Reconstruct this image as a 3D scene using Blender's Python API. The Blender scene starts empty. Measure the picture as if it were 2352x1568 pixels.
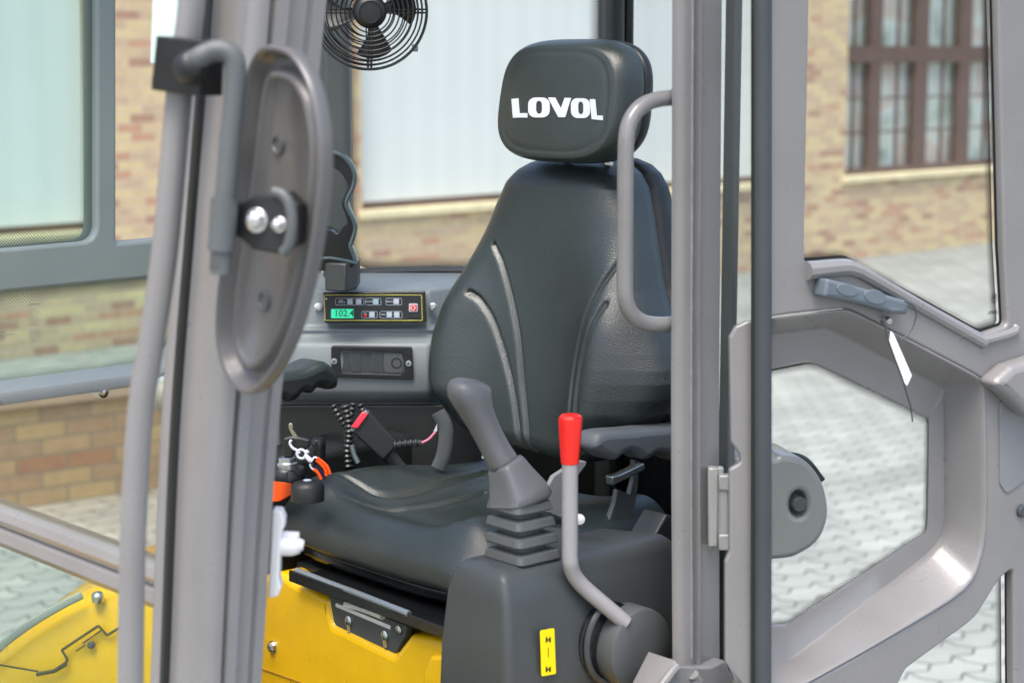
import bpy, bmesh, math, random
from mathutils import Vector, Matrix
random.seed(7)
C = bpy.context.scene.collection
SC = bpy.context.scene
# ------------------------------------------------------------------ camera, world, sun, exposure
FPX, HOR, CAMZ = 4435.0, 121.0, 2.2          # focal length in px of a 2352 px wide frame, horizon row, eye height
PITCH = math.atan((784.0 - HOR) / FPX)
cam = bpy.data.cameras.new('camera'); cob = bpy.data.objects.new('camera', cam); C.objects.link(cob)
cob.location = (0, 0, CAMZ); cob.rotation_euler = (math.pi/2 - PITCH, 0, 0)
cam.sensor_width = 36.0; cam.lens = 36.0 * FPX / 2352.0; cam.clip_end = 500; cam.clip_start = 0.05
cam.dof.use_dof = True; cam.dof.focus_distance = 3.0; cam.dof.aperture_fstop = 5.0
SC.camera = cob
SUN_EL, SUN_ROT = math.radians(66), math.radians(200)
w = bpy.data.worlds.new("World"); SC.world = w; w.use_nodes = True
nt = w.node_tree; bg = nt.nodes['Background']; sky = nt.nodes.new('ShaderNodeTexSky')
sky.sky_type = 'NISHITA'; sky.sun_disc = False; sky.sun_elevation = SUN_EL; sky.sun_rotation = SUN_ROT
sky.air_density = 1.0; sky.dust_density = 4.0; sky.ozone_density = 0.6
nt.links.new(sky.outputs[0], bg.inputs[0]); bg.inputs[1].default_value = 0.15
sl = bpy.data.lights.new('sun', 'SUN'); sl.energy = 1.2; sl.angle = math.radians(30); sl.color = (1, 0.96, 0.9)
so = bpy.data.objects.new('sun', sl); C.objects.link(so)
# direction towards the sun (Nishita: rotation measured from +Y clockwise seen from above)
sd = Vector((math.sin(SUN_ROT)*math.cos(SUN_EL), math.cos(SUN_ROT)*math.cos(SUN_EL), math.sin(SUN_EL)))
so.rotation_euler = sd.to_track_quat('Z', 'Y').to_euler(); so.location = sd*30
SC.view_settings.view_transform = 'Standard'; SC.view_settings.look = 'None'; SC.view_settings.exposure = 1.42
SC.view_settings.gamma = 1.0
SC.cycles.max_bounces = 10; SC.cycles.transparent_max_bounces = 24; SC.cycles.diffuse_bounces = 5

# ------------------------------------------------------------------ geometry helpers
V = Vector
TH = math.radians(49)
Fv = V((-math.sin(TH), -math.cos(TH), 0)); Lv = V((math.cos(TH), -math.sin(TH), 0)); Zv = V((0, 0, 1))
cp, sp_ = math.cos(PITCH), math.sin(PITCH)
CAM = V((0, 0, CAMZ))
def ray(px, py):
    u = (px - 1176.0)/FPX; v = (784.0 - py)/FPX
    return V((u, cp + v*sp_, -sp_ + v*cp))
def M(f, l, z): return Fv*f + Lv*l + Zv*z      # machine frame: f forward, l operator's left, z up
class Plane:
    def __init__(s, p0, n, ex=None):
        s.p0 = V(p0); s.n = V(n).normalized()
        s.ex = V(ex).normalized() if ex else Zv.cross(s.n).normalized()
        s.ey = s.n.cross(s.ex).normalized()
    def px(s, x, y, h=0):
        r = ray(x, y); q = s.p0 + s.n*h
        return CAM + r*((q - CAM).dot(s.n)/r.dot(s.n))
    def uv(s, p): d = p - s.p0; return (d.dot(s.ex), d.dot(s.ey))
    def pxuv(s, x, y, h=0): return s.uv(s.px(x, y, h))
    def at(s, u, v, h=0): return s.p0 + s.ex*u + s.ey*v + s.n*h
    def mat(s, h=0):
        m = Matrix.Identity(4)
        for i, a in enumerate((s.ex, s.ey, s.n)):
            for j in range(3): m[j][i] = a[j]
        q = s.p0 + s.n*h
        for j in range(3): m[j][3] = q[j]
        return m
def PL(l): return Plane(Lv*l, Lv)
def PF(f): return Plane(Fv*f, Fv)
def PD(d): return Plane((0, d, 0), (0, -1, 0))
def onZ(x, y, z):
    r = ray(x, y); return CAM + r*((z - CAMZ)/r.z)
def area2(p): return sum(p[i][0]*p[(i+1) % len(p)][1] - p[(i+1) % len(p)][0]*p[i][1] for i in range(len(p)))/2
def rounded(pts, r, n=6):
    out = []; N = len(pts)
    for i in range(N):
        p = V(pts[i][:2]); a = V(pts[i-1][:2]) - p; b = V(pts[(i+1) % N][:2]) - p
        rr = pts[i][2] if len(pts[i]) > 2 else r
        if a.length < 1e-7 or b.length < 1e-7: continue
        ang = a.angle(b, math.pi)
        if ang > 3.05 or rr <= 0: out.append((p.x, p.y)); continue
        t = min(rr/math.tan(ang/2), a.length*.48, b.length*.48)
        p1 = p + a.normalized()*t; p2 = p + b.normalized()*t
        for k in range(n+1):
            s = k/n; q = p1*(1-s)**2 + p*2*s*(1-s) + p2*s*s; out.append((q.x, q.y))
    return out
def catmull(pts, n=8, closed=False):
    P = [V(p) for p in pts]; N = len(P); out = []
    segs = N if closed else N-1
    for i in range(segs):
        p0 = P[(i-1) % N] if closed or i > 0 else P[0]*2 - P[1]
        p1 = P[i]; p2 = P[(i+1) % N]
        p3 = P[(i+2) % N] if closed or i+2 < N else P[-1]*2 - P[-2]
        for k in range(n):
            t = k/n
            out.append(0.5*((2*p1) + (p2-p0)*t + (2*p0-5*p1+4*p2-p3)*t*t + (3*p1-p0-3*p2+p3)*t**3))
    if not closed: out.append(P[-1])
    return out
def offset_poly(pts, d):           # positive d moves inwards
    s = 1 if area2(pts) > 0 else -1; N = len(pts); out = []
    for i in range(N):
        p = V(pts[i]); a = (p - V(pts[i-1])); b = (V(pts[(i+1) % N]) - p)
        if a.length < 1e-9: a = b
        if b.length < 1e-9: b = a
        na = V((-a.y, a.x)).normalized()*s; nb = V((-b.y, b.x)).normalized()*s
        m = na + nb
        if m.length < 1e-6: m = na
        m.normalize(); k = max(.35, m.dot(na)); q = p + m*(d/k); out.append((q.x, q.y))
    return out

ROOT = [None]
def finish(me, name, mats, parent, smooth=35):
    for m in (mats if isinstance(mats, (list, tuple)) else [mats]): me.materials.append(m)
    for p in me.polygons: p.use_smooth = True
    me.set_sharp_from_angle(angle=math.radians(smooth))
    o = bpy.data.objects.new(name, me); C.objects.link(o)
    if parent is not None:
        o.parent = parent; o.matrix_parent_inverse = Matrix.Translation(world_loc(parent)).inverted()
    return o
def world_loc(o):
    l = V(o.location)
    if o.parent is not None:
        l = world_loc(o.parent) + o.matrix_parent_inverse.translation + l
    return l
def tag(o, label=None, cat=None, group=None, kind=None):
    if label: o['label'] = label
    if cat: o['category'] = cat
    if group: o['group'] = group
    if kind: o['kind'] = kind
    return o
def thing(name, loc, label, cat, group=None):
    o = bpy.data.objects.new(name, None); C.objects.link(o); o.location = loc; o.empty_display_size = .1
    return tag(o, label, cat, group)
class MB:
    def __init__(s): s.v = []; s.f = []; s.m = []; s.uv = {}
    def add(s, vs, fs, mi=0):
        b = len(s.v); s.v += [V(x) for x in vs]
        for f in fs: s.f.append([b+i for i in f]); s.m.append(mi)
    def box(s, c, size, ax=None, mi=0):
        ax = ax or (V((1, 0, 0)), V((0, 1, 0)), Zv); c = V(c); h = [k/2 for k in size]
        vs = [c + ax[0]*h[0]*i + ax[1]*h[1]*j + ax[2]*h[2]*k for i in (-1, 1) for j in (-1, 1) for k in (-1, 1)]
        s.add(vs, [(0, 1, 3, 2), (4, 6, 7, 5), (0, 4, 5, 1), (2, 3, 7, 6), (0, 2, 6, 4), (1, 5, 7, 3)], mi)
    def mbox(s, f0, f1, l0, l1, z0, z1, mi=0):
        s.box(M((f0+f1)/2, (l0+l1)/2, (z0+z1)/2), (abs(f1-f0), abs(l1-l0), abs(z1-z0)), (Fv, Lv, Zv), mi)
    def rings(s, R, mi=0, cap0=True, cap1=True, closed=True):
        n = len(R[0]); b = len(s.v)
        for r in R: s.v += [V(x) for x in r]
        for i in range(len(R)-1):
            for k in range(n if closed else n-1):
                a = b+i*n+k; c = b+i*n+(k+1) % n
                s.f.append([a, c, c+n, a+n]); s.m.append(mi)
        if cap0: s.f.append([b+k for k in reversed(range(n))]); s.m.append(mi)
        if cap1: s.f.append([b+(len(R)-1)*n+k for k in range(n)]); s.m.append(mi)
    def tube(s, pts, r, n=10, mi=0, cap=True, closed=False, flat=1.0):
        P = [V(p) for p in pts]; N = len(P); R = []
        up = None
        for i in range(N):
            if closed: d = P[(i+1) % N] - P[i-1]
            else: d = P[min(i+1, N-1)] - P[max(i-1, 0)]
            d.normalize()
            if up is None:
                up = Zv if abs(d.z) < .9 else V((1, 0, 0))
            a = up - d*up.dot(d); a.normalize(); up = a; b = d.cross(a)
            rr = r[i] if isinstance(r, (list, tuple)) else r
            R.append([P[i] + a*rr*math.cos(2*math.pi*k/n) + b*rr*flat*math.sin(2*math.pi*k/n) for k in range(n)])
        if closed:
            R.append(R[0]); s.rings(R, mi, False, False)
        else: s.rings(R, mi, cap, cap)
    def lathe(s, c, axis, prof, n=24, mi=0, ref=None, cap0=True, cap1=True):
        ax = V(axis).normalized(); a = (V(ref) if ref else (Zv if abs(ax.z) < .9 else V((1, 0, 0))))
        a = (a - ax*a.dot(ax)).normalized(); b = ax.cross(a); c = V(c)
        s.rings([[c + ax*h + a*r*math.cos(2*math.pi*k/n) + b*r*math.sin(2*math.pi*k/n) for k in range(n)] for r, h in prof], mi, cap0, cap1)
    def prism(s, poly, plane, h0, h1, mi=0):
        s.rings([[plane.at(u, v, h0) for u, v in poly], [plane.at(u, v, h1) for u, v in poly]], mi)
    def build(s, name, mats, parent=None, smooth=35, bevel=0, seg=2, recalc=True):
        me = bpy.data.meshes.new(name); me.from_pydata([tuple(x) for x in s.v], [], s.f)
        for p, mi in zip(me.polygons, s.m): p.material_index = mi
        if recalc:
            bm = bmesh.new(); bm.from_mesh(me); bmesh.ops.recalc_face_normals(bm, faces=bm.faces); bm.to_mesh(me); bm.free()
        o = finish(me, name, mats, parent, smooth)
        if bevel: bev(o, bevel, seg)
        return o
def bev(o, wd, seg=2):
    m = o.modifiers.new('bevel', 'BEVEL'); m.width = wd; m.segments = seg; m.limit_method = 'ANGLE'; m.angle_limit = math.radians(40)
    m.harden_normals = False
    return o
def plate(name, plane, outer, holes, h0, h1, mat, parent=None, bevel=.002, smooth=40, raw=False):
    cu = bpy.data.curves.new('plate', 'CURVE'); cu.dimensions = '2D'; cu.fill_mode = 'BOTH'
    t = abs(h1-h0)/2; bevel = min(bevel, t*.9)
    cu.extrude = max(t-bevel, 0); cu.bevel_depth = bevel; cu.bevel_resolution = 2; cu.offset = -bevel
    for i, poly in enumerate([outer] + list(holes)):
        poly = [tuple(q[:2]) for q in poly]
        if (area2(poly) > 0) != (i == 0): poly = poly[::-1]
        sp = cu.splines.new('POLY'); sp.points.add(len(poly)-1); sp.use_cyclic_u = True
        for q, pt in zip(poly, sp.points): pt.co = (q[0], q[1], 0, 1)
    ob = bpy.data.objects.new('plate', cu); C.objects.link(ob); bpy.context.view_layer.update()
    me = bpy.data.meshes.new_from_object(ob.evaluated_get(bpy.context.evaluated_depsgraph_get()))
    bpy.data.objects.remove(ob); bpy.data.curves.remove(cu)
    me.transform(plane.mat((h0+h1)/2)); me.name = name; me.materials.clear()
    if raw: return me
    return finish(me, name, mat, parent, smooth)
def uvstrip(name, plane, pts, width, h, mat, parent, closed=True, inward=True):
    """flat band along an outline, UV u = metres along it, v = 0 at the outline to 1 at its far side"""
    if closed: ins = offset_poly(pts, width if inward else -width)
    else:
        ins = []
        for i in range(len(pts)):
            d = V(pts[min(i+1, len(pts)-1)]) - V(pts[max(i-1, 0)]); d.normalize(); nn = V((-d.y, d.x))*(width if inward else -width)
            ins.append((pts[i][0]+nn.x, pts[i][1]+nn.y))
    me = bpy.data.meshes.new(name); n = len(pts); vs = []; fs = []; uvs = []
    s = 0; L = [0]
    for i in range(1, n+(1 if closed else 0)): s += (V(pts[i % n]) - V(pts[i-1])).length; L.append(s)
    for i in range(n if closed else n-1):
        j = (i+1) % n; b = len(vs)
        vs += [plane.at(*pts[i], h), plane.at(*pts[j], h), plane.at(*ins[j], h), plane.at(*ins[i], h)]
        fs.append((b, b+1, b+2, b+3)); uvs += [(L[i], 0), (L[i+1], 0), (L[i+1], 1), (L[i], 1)]
    me.from_pydata([tuple(v) for v in vs], [], fs)
    ul = me.uv_layers.new(name='UVMap')
    for k, q in enumerate(uvs): ul.data[k].uv = q
    return finish(me, name, mat, parent)
def textmesh(name, body, plane, u, v, size, mat, parent, h=.001, mirror=False, depth=.0003, align='CENTER', sx=1.0):
    cu = bpy.data.curves.new('t', 'FONT'); cu.body = body; cu.size = size; cu.align_x = align; cu.align_y = 'CENTER'; cu.extrude = depth; cu.offset = size*.012
    ob = bpy.data.objects.new('t', cu); C.objects.link(ob); bpy.context.view_layer.update()
    me = bpy.data.meshes.new_from_object(ob.evaluated_get(bpy.context.evaluated_depsgraph_get()))
    bpy.data.objects.remove(ob); bpy.data.curves.remove(cu)
    m = plane.mat(h) @ Matrix.Translation((u, v, 0)) @ Matrix.Diagonal(((-1 if mirror else 1)*sx, 1, 1, 1))
    me.transform(m); me.name = name; me.materials.clear()
    return finish(me, name, mat, parent)

# ------------------------------------------------------------------ materials
def newmat(name):
    m = bpy.data.materials.new(name); m.use_nodes = True; n = m.node_tree; b = n.nodes['Principled BSDF']; return m, n, b
def setb(b, col=None, rough=None, metal=None, spec=None, coat=None):
    if col is not None: b.inputs['Base Color'].default_value = (*col, 1)
    if rough is not None: b.inputs['Roughness'].default_value = rough
    if metal is not None: b.inputs['Metallic'].default_value = metal
    if spec is not None: b.inputs['Specular IOR Level'].default_value = spec
    if coat is not None: b.inputs['Coat Weight'].default_value = coat; b.inputs['Coat Roughness'].default_value = .15
def noise(n, scale, detail=3, rough=.5, coord='Object'):
    tc = n.nodes.new('ShaderNodeTexCoord'); t = n.nodes.new('ShaderNodeTexNoise'); t.inputs['Scale'].default_value = scale
    t.inputs['Detail'].default_value = detail; t.inputs['Roughness'].default_value = rough
    n.links.new(tc.outputs[coord], t.inputs['Vector']); return t
def ramp(n, src, stops):
    r = n.nodes.new('ShaderNodeValToRGB'); e = r.color_ramp.elements
    e[0].position = stops[0][0]; e[0].color = (*stops[0][1], 1); e[1].position = stops[-1][0]; e[1].color = (*stops[-1][1], 1)
    for p, c in stops[1:-1]: q = e.new(p); q.color = (*c, 1)
    n.links.new(src, r.inputs[0]); return r
def bump(n, b, src, strength, dist):
    bp = n.nodes.new('ShaderNodeBump'); bp.inputs['Strength'].default_value = strength; bp.inputs['Distance'].default_value = dist
    n.links.new(src, bp.inputs['Height']); n.links.new(bp.outputs[0], b.inputs['Normal']); return bp
def simple(name, col, rough=.5, metal=0, spec=.5, coat=0, var=.12, bscale=0, bdist=0, vscale=6, rv=.06):
    m, n, b = newmat(name); setb(b, col, rough, metal, spec, coat)
    t = noise(n, vscale, 5)
    a = tuple(c*(1-var) for c in col); d = tuple(min(1, c*(1+var)) for c in col)
    r = ramp(n, t.outputs[0], [(.3, a), (.7, d)]); n.links.new(r.outputs[0], b.inputs['Base Color'])
    mr = n.nodes.new('ShaderNodeMapRange'); mr.inputs[1].default_value = .3; mr.inputs[2].default_value = .7
    mr.inputs[3].default_value = max(.03, rough-rv); mr.inputs[4].default_value = min(1, rough+rv)
    t2 = noise(n, vscale*3.3, 4); n.links.new(t2.outputs[0], mr.inputs[0]); n.links.new(mr.outputs[0], b.inputs['Roughness'])
    if bscale: bump(n, b, noise(n, bscale, 2).outputs[0], .5, bdist)
    return m
def glassmat(name, tint, refl=1.0, haze=0.0):
    m = bpy.data.materials.new(name); m.use_nodes = True; n = m.node_tree; n.nodes.clear()
    out = n.nodes.new('ShaderNodeOutputMaterial'); tr = n.nodes.new('ShaderNodeBsdfTransparent'); tr.inputs[0].default_value = (*tint, 1)
    gl = n.nodes.new('ShaderNodeBsdfGlossy'); gl.inputs['Roughness'].default_value = .02
    lw = n.nodes.new('ShaderNodeLayerWeight'); lw.inputs[0].default_value = .5
    pw = n.nodes.new('ShaderNodeMath'); pw.operation = 'POWER'; pw.inputs[1].default_value = 5; n.links.new(lw.outputs['Facing'], pw.inputs[0])
    mu = n.nodes.new('ShaderNodeMath'); mu.operation = 'MULTIPLY_ADD'; mu.inputs[1].default_value = .9*min(refl, 1); mu.inputs[2].default_value = .04*refl; n.links.new(pw.outputs[0], mu.inputs[0])
    mx = n.nodes.new('ShaderNodeMixShader'); n.links.new(mu.outputs[0], mx.inputs[0]); n.links.new(tr.outputs[0], mx.inputs[1]); n.links.new(gl.outputs[0], mx.inputs[2])
    last = mx
    if haze:
        df = n.nodes.new('ShaderNodeBsdfTranslucent'); df.inputs[0].default_value = (.8, .9, .85, 1)
        m2 = n.nodes.new('ShaderNodeMixShader'); m2.inputs[0].default_value = haze
        n.links.new(mx.outputs[0], m2.inputs[1]); n.links.new(df.outputs[0], m2.inputs[2]); last = m2
    n.links.new(last.outputs[0], out.inputs[0]); return m
PAINT = simple('grey_paint', (.190, .186, .183), .30, 0, .5, .3, .06, 220, .0005, 9, .03)
PAINT_D = simple('dark_grey_paint', (.075, .085, .085), .38, 0, .5, .1, .1, 120, .0004)
DARK = simple('black_plastic', (.012, .0135, .0135), .45, 0, .5, 0, .2, 300, .0003)
BLACKG = simple('glossy_black', (.01, .011, .012), .22, 0, .5, 0, .1)
RUBBER = simple('rubber_seal', (.045, .052, .058), .5, 0, .4, 0, .15)
GREYPL = simple('grey_plastic', (.08, .088, .09), .48, 0, .5, 0, .12, 420, .0003)
JOYPL = simple('joystick_plastic', (.105, .11, .116), .42, 0, .5, 0, .1, 420, .0002)
CONS = simple('console_plastic', (.05, .057, .059), .4, 0, .5, 0, .12, 500, .0003)
DASH = simple('dash_plastic', (.20, .225, .235), .48, 0, .4, 0, .08, 380, .0003)
RODM = simple('lever_rod_paint', (.30, .29, .295), .4, 0, .5, 0, .06)
YEL = simple('yellow_paint', (.80, .47, .004), .32, 0, .45, .2, .06, 60, .0006, 14, .05)
RED = simple('red_plastic', (.75, .012, .006), .25, 0, .5, .2, .05)
STEEL = simple('zinc_steel', (.62, .62, .62), .28, 1, .5, 0, .1)
WHITEM = simple('white_metal', (.78, .77, .75), .35, 0, .5, 0, .04)
WHITEP = simple('white_print', (.60, .63, .66), .45, 0, .4, 0, .03)
PAPER = simple('tag_paper', (.8, .8, .8), .7, 0, .3, 0, .04)
ORANGE = simple('orange_webbing', (.85, .09, .005), .6, 0, .3, 0, .1, 900, .0004)
NAVY = simple('navy_webbing', (.012, .014, .04), .7, 0, .3, 0, .1)
BLUEW = simple('white_cord', (.7, .72, .8), .5)
YLINE = simple('yellow_print', (.6, .55, .08), .5)
YDEC = simple('yellow_decal', (.9, .72, .0), .4, 0, .4, 0, .02)
PRINT = simple('black_print', (.01, .01, .01), .6)
BTN = simple('pale_button', (.45, .5, .58), .45)
SCREWM = simple('screw_head', (.65, .7, .7), .3, .8)
MINT = simple('mint_film', (.60, .78, .74), .3)
BRASS = simple('brass_key', (.55, .5, .38), .35, 1)
# backlit liquid crystal display
LCD, n_, b_ = newmat('green_display'); setb(b_, (.02, .35, .2), .3); b_.inputs['Emission Color'].default_value = (.03, .65, .33, 1); b_.inputs['Emission Strength'].default_value = .35
LCDT = simple('display_segments', (.0, .12, .06), .5)
# leather
LEATH, n_, b_ = newmat('black_leatherette'); setb(b_, (.026, .03, .03), .31, 0, .75)
t_ = n_.nodes.new('ShaderNodeTexVoronoi'); t_.inputs['Scale'].default_value = 430; tc_ = n_.nodes.new('ShaderNodeTexCoord'); n_.links.new(tc_.outputs['Object'], t_.inputs['Vector'])
nz = noise(n_, 700, 3); mx_ = n_.nodes.new('ShaderNodeMath'); mx_.operation = 'ADD'; n_.links.new(t_.outputs['Distance'], mx_.inputs[0]); n_.links.new(nz.outputs[0], mx_.inputs[1])
bump(n_, b_, mx_.outputs[0], .4, .0009)
r_ = ramp(n_, noise(n_, 9, 4).outputs[0], [(.3, (.017, .0235, .022)), (.7, (.025, .033, .031))]); n_.links.new(r_.outputs[0], b_.inputs['Base Color'])
GLASS = glassmat('clear_glass', (.965, .982, .974), .35)
GLASSG = glassmat('green_glass', (.84, .93, .89), .55)
GLASSF = glassmat('windscreen_glass', (.84, .90, .86), .45)
GLASSL = glassmat('tinted_lower_glass', (.90, .87, .80), .3)
# ceramic frit dots (u metres along edge, v across)
def fritmat(name, pitch, width, solid, col=(.012, .014, .014)):
    m = bpy.data.materials.new(name); m.use_nodes = True; n = m.node_tree; n.nodes.clear(); N = n.nodes.new; Lk = n.links.new
    out = N('ShaderNodeOutputMaterial'); pr = N('ShaderNodeBsdfPrincipled'); setb(pr, col, .3); tr = N('ShaderNodeBsdfTransparent'); mix = N('ShaderNodeMixShader')
    uvn = N('ShaderNodeUVMap'); sx = N('ShaderNodeSeparateXYZ'); Lk(uvn.outputs[0], sx.inputs[0])
    def mth(op, a, b=None, c=None):
        k = N('ShaderNodeMath'); k.operation = op
        for i, x in enumerate((a, b, c)):
            if x is None: continue
            if isinstance(x, (int, float)): k.inputs[i].default_value = x
            else: Lk(x, k.inputs[i])
        return k.outputs[0]
    vv = mth('MULTIPLY', sx.outputs[1], width/(pitch*.5)); row = mth('FLOOR', vv)
    off = mth('MULTIPLY', mth('MODULO', row, 2.0), .5)
    uu = mth('ADD', mth('DIVIDE', sx.outputs[0], pitch), off)
    du = mth('SUBTRACT', mth('FRACT', uu), .5); dv = mth('MULTIPLY', mth('SUBTRACT', mth('FRACT', vv), .5), .5)
    d = mth('SQRT', mth('ADD', mth('MULTIPLY', du, du), mth('MULTIPLY', dv, dv)))
    rad = mth('MULTIPLY_ADD', sx.outputs[1], -.34, .46)
    inside = mth('LESS_THAN', d, rad); sol = mth('LESS_THAN', sx.outputs[1], solid); fac = mth('MAXIMUM', inside, sol)
    Lk(fac, mix.inputs[0]); Lk(tr.outputs[0], mix.inputs[1]); Lk(pr.outputs[0], mix.inputs[2]); Lk(mix.outputs[0], out.inputs[0]); return m
FRIT = fritmat('ceramic_dots', .0052, .022, .03)
FRITD = fritmat('fine_ceramic_dots', .0042, .013, .12)
FRITW = fritmat('pale_ceramic_dots', .0058, .024, .03, (.10, .12, .11))
# brick
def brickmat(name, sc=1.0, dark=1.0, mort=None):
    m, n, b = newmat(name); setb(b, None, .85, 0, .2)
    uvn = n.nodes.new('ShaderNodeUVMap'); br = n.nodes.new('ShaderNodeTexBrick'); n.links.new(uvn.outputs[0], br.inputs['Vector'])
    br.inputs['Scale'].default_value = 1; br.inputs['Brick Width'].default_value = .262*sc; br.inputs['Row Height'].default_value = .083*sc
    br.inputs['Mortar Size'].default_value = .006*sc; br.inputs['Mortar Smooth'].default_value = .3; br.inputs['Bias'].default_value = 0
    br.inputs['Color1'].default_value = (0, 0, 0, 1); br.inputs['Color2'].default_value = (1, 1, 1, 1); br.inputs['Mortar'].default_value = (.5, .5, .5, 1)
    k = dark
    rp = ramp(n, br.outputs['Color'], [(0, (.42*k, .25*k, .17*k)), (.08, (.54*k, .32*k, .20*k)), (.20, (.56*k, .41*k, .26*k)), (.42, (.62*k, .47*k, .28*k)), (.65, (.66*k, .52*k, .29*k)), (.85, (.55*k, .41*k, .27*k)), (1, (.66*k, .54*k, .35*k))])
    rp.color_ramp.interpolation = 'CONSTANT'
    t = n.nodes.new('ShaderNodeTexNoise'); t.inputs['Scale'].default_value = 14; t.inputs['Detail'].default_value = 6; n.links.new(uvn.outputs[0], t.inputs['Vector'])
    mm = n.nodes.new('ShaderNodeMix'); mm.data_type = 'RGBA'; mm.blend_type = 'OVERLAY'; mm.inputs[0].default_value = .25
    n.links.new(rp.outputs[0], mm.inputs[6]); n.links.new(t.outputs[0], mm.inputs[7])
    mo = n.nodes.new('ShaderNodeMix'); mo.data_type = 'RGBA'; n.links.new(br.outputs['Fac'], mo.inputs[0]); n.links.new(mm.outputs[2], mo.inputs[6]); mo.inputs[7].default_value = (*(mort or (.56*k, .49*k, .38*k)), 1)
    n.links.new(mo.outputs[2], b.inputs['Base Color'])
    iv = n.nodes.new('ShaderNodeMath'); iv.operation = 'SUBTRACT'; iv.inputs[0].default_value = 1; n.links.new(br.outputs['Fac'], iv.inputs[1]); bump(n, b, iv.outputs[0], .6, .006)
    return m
BRICK = brickmat('yellow_red_brick', .84, .86); BRICKL = brickmat('reflection_wall_brick', 1.0, .55, (.20, .19, .15))  # second brick is darkened for the made-up wall that imitates a reflection
SILL = simple('pale_sill_stone', (.66, .58, .36), .7); BROWN = simple('brown_window_frame', (.11, .065, .05), .5)
BLIND, n_, b_ = newmat('white_blind'); setb(b_, (.7, .74, .70), .6)
wv = n_.nodes.new('ShaderNodeTexWave'); wv.inputs['Scale'].default_value = 1.1; wv.inputs['Distortion'].default_value = 6; wv.inputs['Detail'].default_value = 3; wv.inputs['Detail Scale'].default_value = .6
uv_ = n_.nodes.new('ShaderNodeUVMap'); mp_ = n_.nodes.new('ShaderNodeMapping'); mp_.inputs['Scale'].default_value = (2.2, .10, 1); n_.links.new(uv_.outputs[0], mp_.inputs[0]); n_.links.new(mp_.outputs[0], wv.inputs['Vector'])
r_ = ramp(n_, wv.outputs[0], [(0, (.585, .615, .59)), (1, (.61, .64, .615))]); n_.links.new(r_.outputs[0], b_.inputs['Base Color']); wv.inputs['Scale'].default_value = .5
PANE_REFL, n_, b_ = newmat('painted_reflections'); setb(b_, None, .8)
t_ = noise(n_, 1.6, 4); r_ = ramp(n_, t_.outputs[0], [(.3, (.25, .32, .28)), (.40, (.62, .66, .60)), (.5, (.8, .82, .8)), (.58, (.72, .55, .48)), (.7, (.78, .8, .74))]); n_.links.new(r_.outputs[0], b_.inputs['Base Color'])  # colour blotches painted to stand in for reflections in the panes
PANE = glassmat('window_pane', (.96, .98, .97), .8)
# pavers
PAVE, n_, b_ = newmat('interlocking_pavers'); setb(b_, None, .85, 0, .25)
N = n_.nodes.new; Lk = n_.links.new
tc_ = N('ShaderNodeTexCoord'); mp_ = N('ShaderNodeMapping'); mp_.inputs['Rotation'].default_value = (0, 0, math.radians(-43)); Lk(tc_.outputs['Object'], mp_.inputs[0])
sx_ = N('ShaderNodeSeparateXYZ'); Lk(mp_.outputs[0], sx_.inputs[0])
def mt(op, a, b=None):
    k = N('ShaderNodeMath'); k.operation = op
    for i, x in enumerate((a, b)):
        if x is None: continue
        if isinstance(x, (int, float)): k.inputs[i].default_value = x
        else: Lk(x, k.inputs[i])
    return k.outputs[0]
zx = mt('MULTIPLY', mt('PINGPONG', sx_.outputs[0], .07), .55); zy = mt('MULTIPLY', mt('PINGPONG', sx_.outputs[1], .07), .28)
cx_ = N('ShaderNodeCombineXYZ'); Lk(mt('ADD', sx_.outputs[0], zy), cx_.inputs[0]); Lk(mt('ADD', sx_.outputs[1], zx), cx_.inputs[1])
br_ = N('ShaderNodeTexBrick'); Lk(cx_.outputs[0], br_.inputs['Vector']); br_.inputs['Scale'].default_value = 1; br_.inputs['Brick Width'].default_value = .28; br_.inputs['Row Height'].default_value = .14
br_.inputs['Mortar Size'].default_value = .006; br_.inputs['Mortar Smooth'].default_value = .4
br_.inputs['Color1'].default_value = (.225, .24, .225, 1); br_.inputs['Color2'].default_value = (.29, .305, .285, 1); br_.inputs['Mortar'].default_value = (.045, .05, .045, 1)
t_ = noise(n_, 1.3, 9, .68); mm = N('ShaderNodeMix'); mm.data_type = 'RGBA'; mm.blend_type = 'OVERLAY'; mm.inputs[0].default_value = .5; Lk(br_.outputs['Color'], mm.inputs[6]); Lk(t_.outputs[0], mm.inputs[7]); Lk(mm.outputs[2], b_.inputs['Base Color'])
iv_ = mt('SUBTRACT', 1.0, br_.outputs['Fac']); bump(n_, b_, iv_, .5, .006)

# ------------------------------------------------------------------ setting: paving and buildings
def planar_uv(o, plane):
    me = o.data
    while me.uv_layers: me.uv_layers.remove(me.uv_layers[0])
    ul = me.uv_layers.new(name='UVMap')
    for lp in me.loops:
        p = me.vertices[lp.vertex_index].co; q = plane.uv(p)
        ul.data[lp.index].uv = (q[0] + abs((p - plane.p0).dot(plane.n))*.73, q[1])
    return o
g = MB(); g.add([(-150, -60, 0), (150, -60, 0), (150, 250, 0), (-150, 250, 0)], [(0, 1, 2, 3)])
tag(g.build('paving', PAVE), kind='structure')
WALL = Plane((-3.105, 14.34, 0), (.686, -.728, 0))
def wpx(x, y, h=0): return WALL.pxuv(x, y, h)
def wrect(x0, x1, z0, z1): s0 = wpx(x0, 400)[0] if x0 is not None else None; return [(s0, z0), (wpx(x1, 400)[0], z0), (wpx(x1, 400)[0], z1), (s0, z1)]
bl = thing('brick_building', WALL.at(6, 0, -.1), 'long building of yellow and red brick with brown framed windows standing behind the cab', 'building')
SZ = .88; TZ = 3.2
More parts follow.
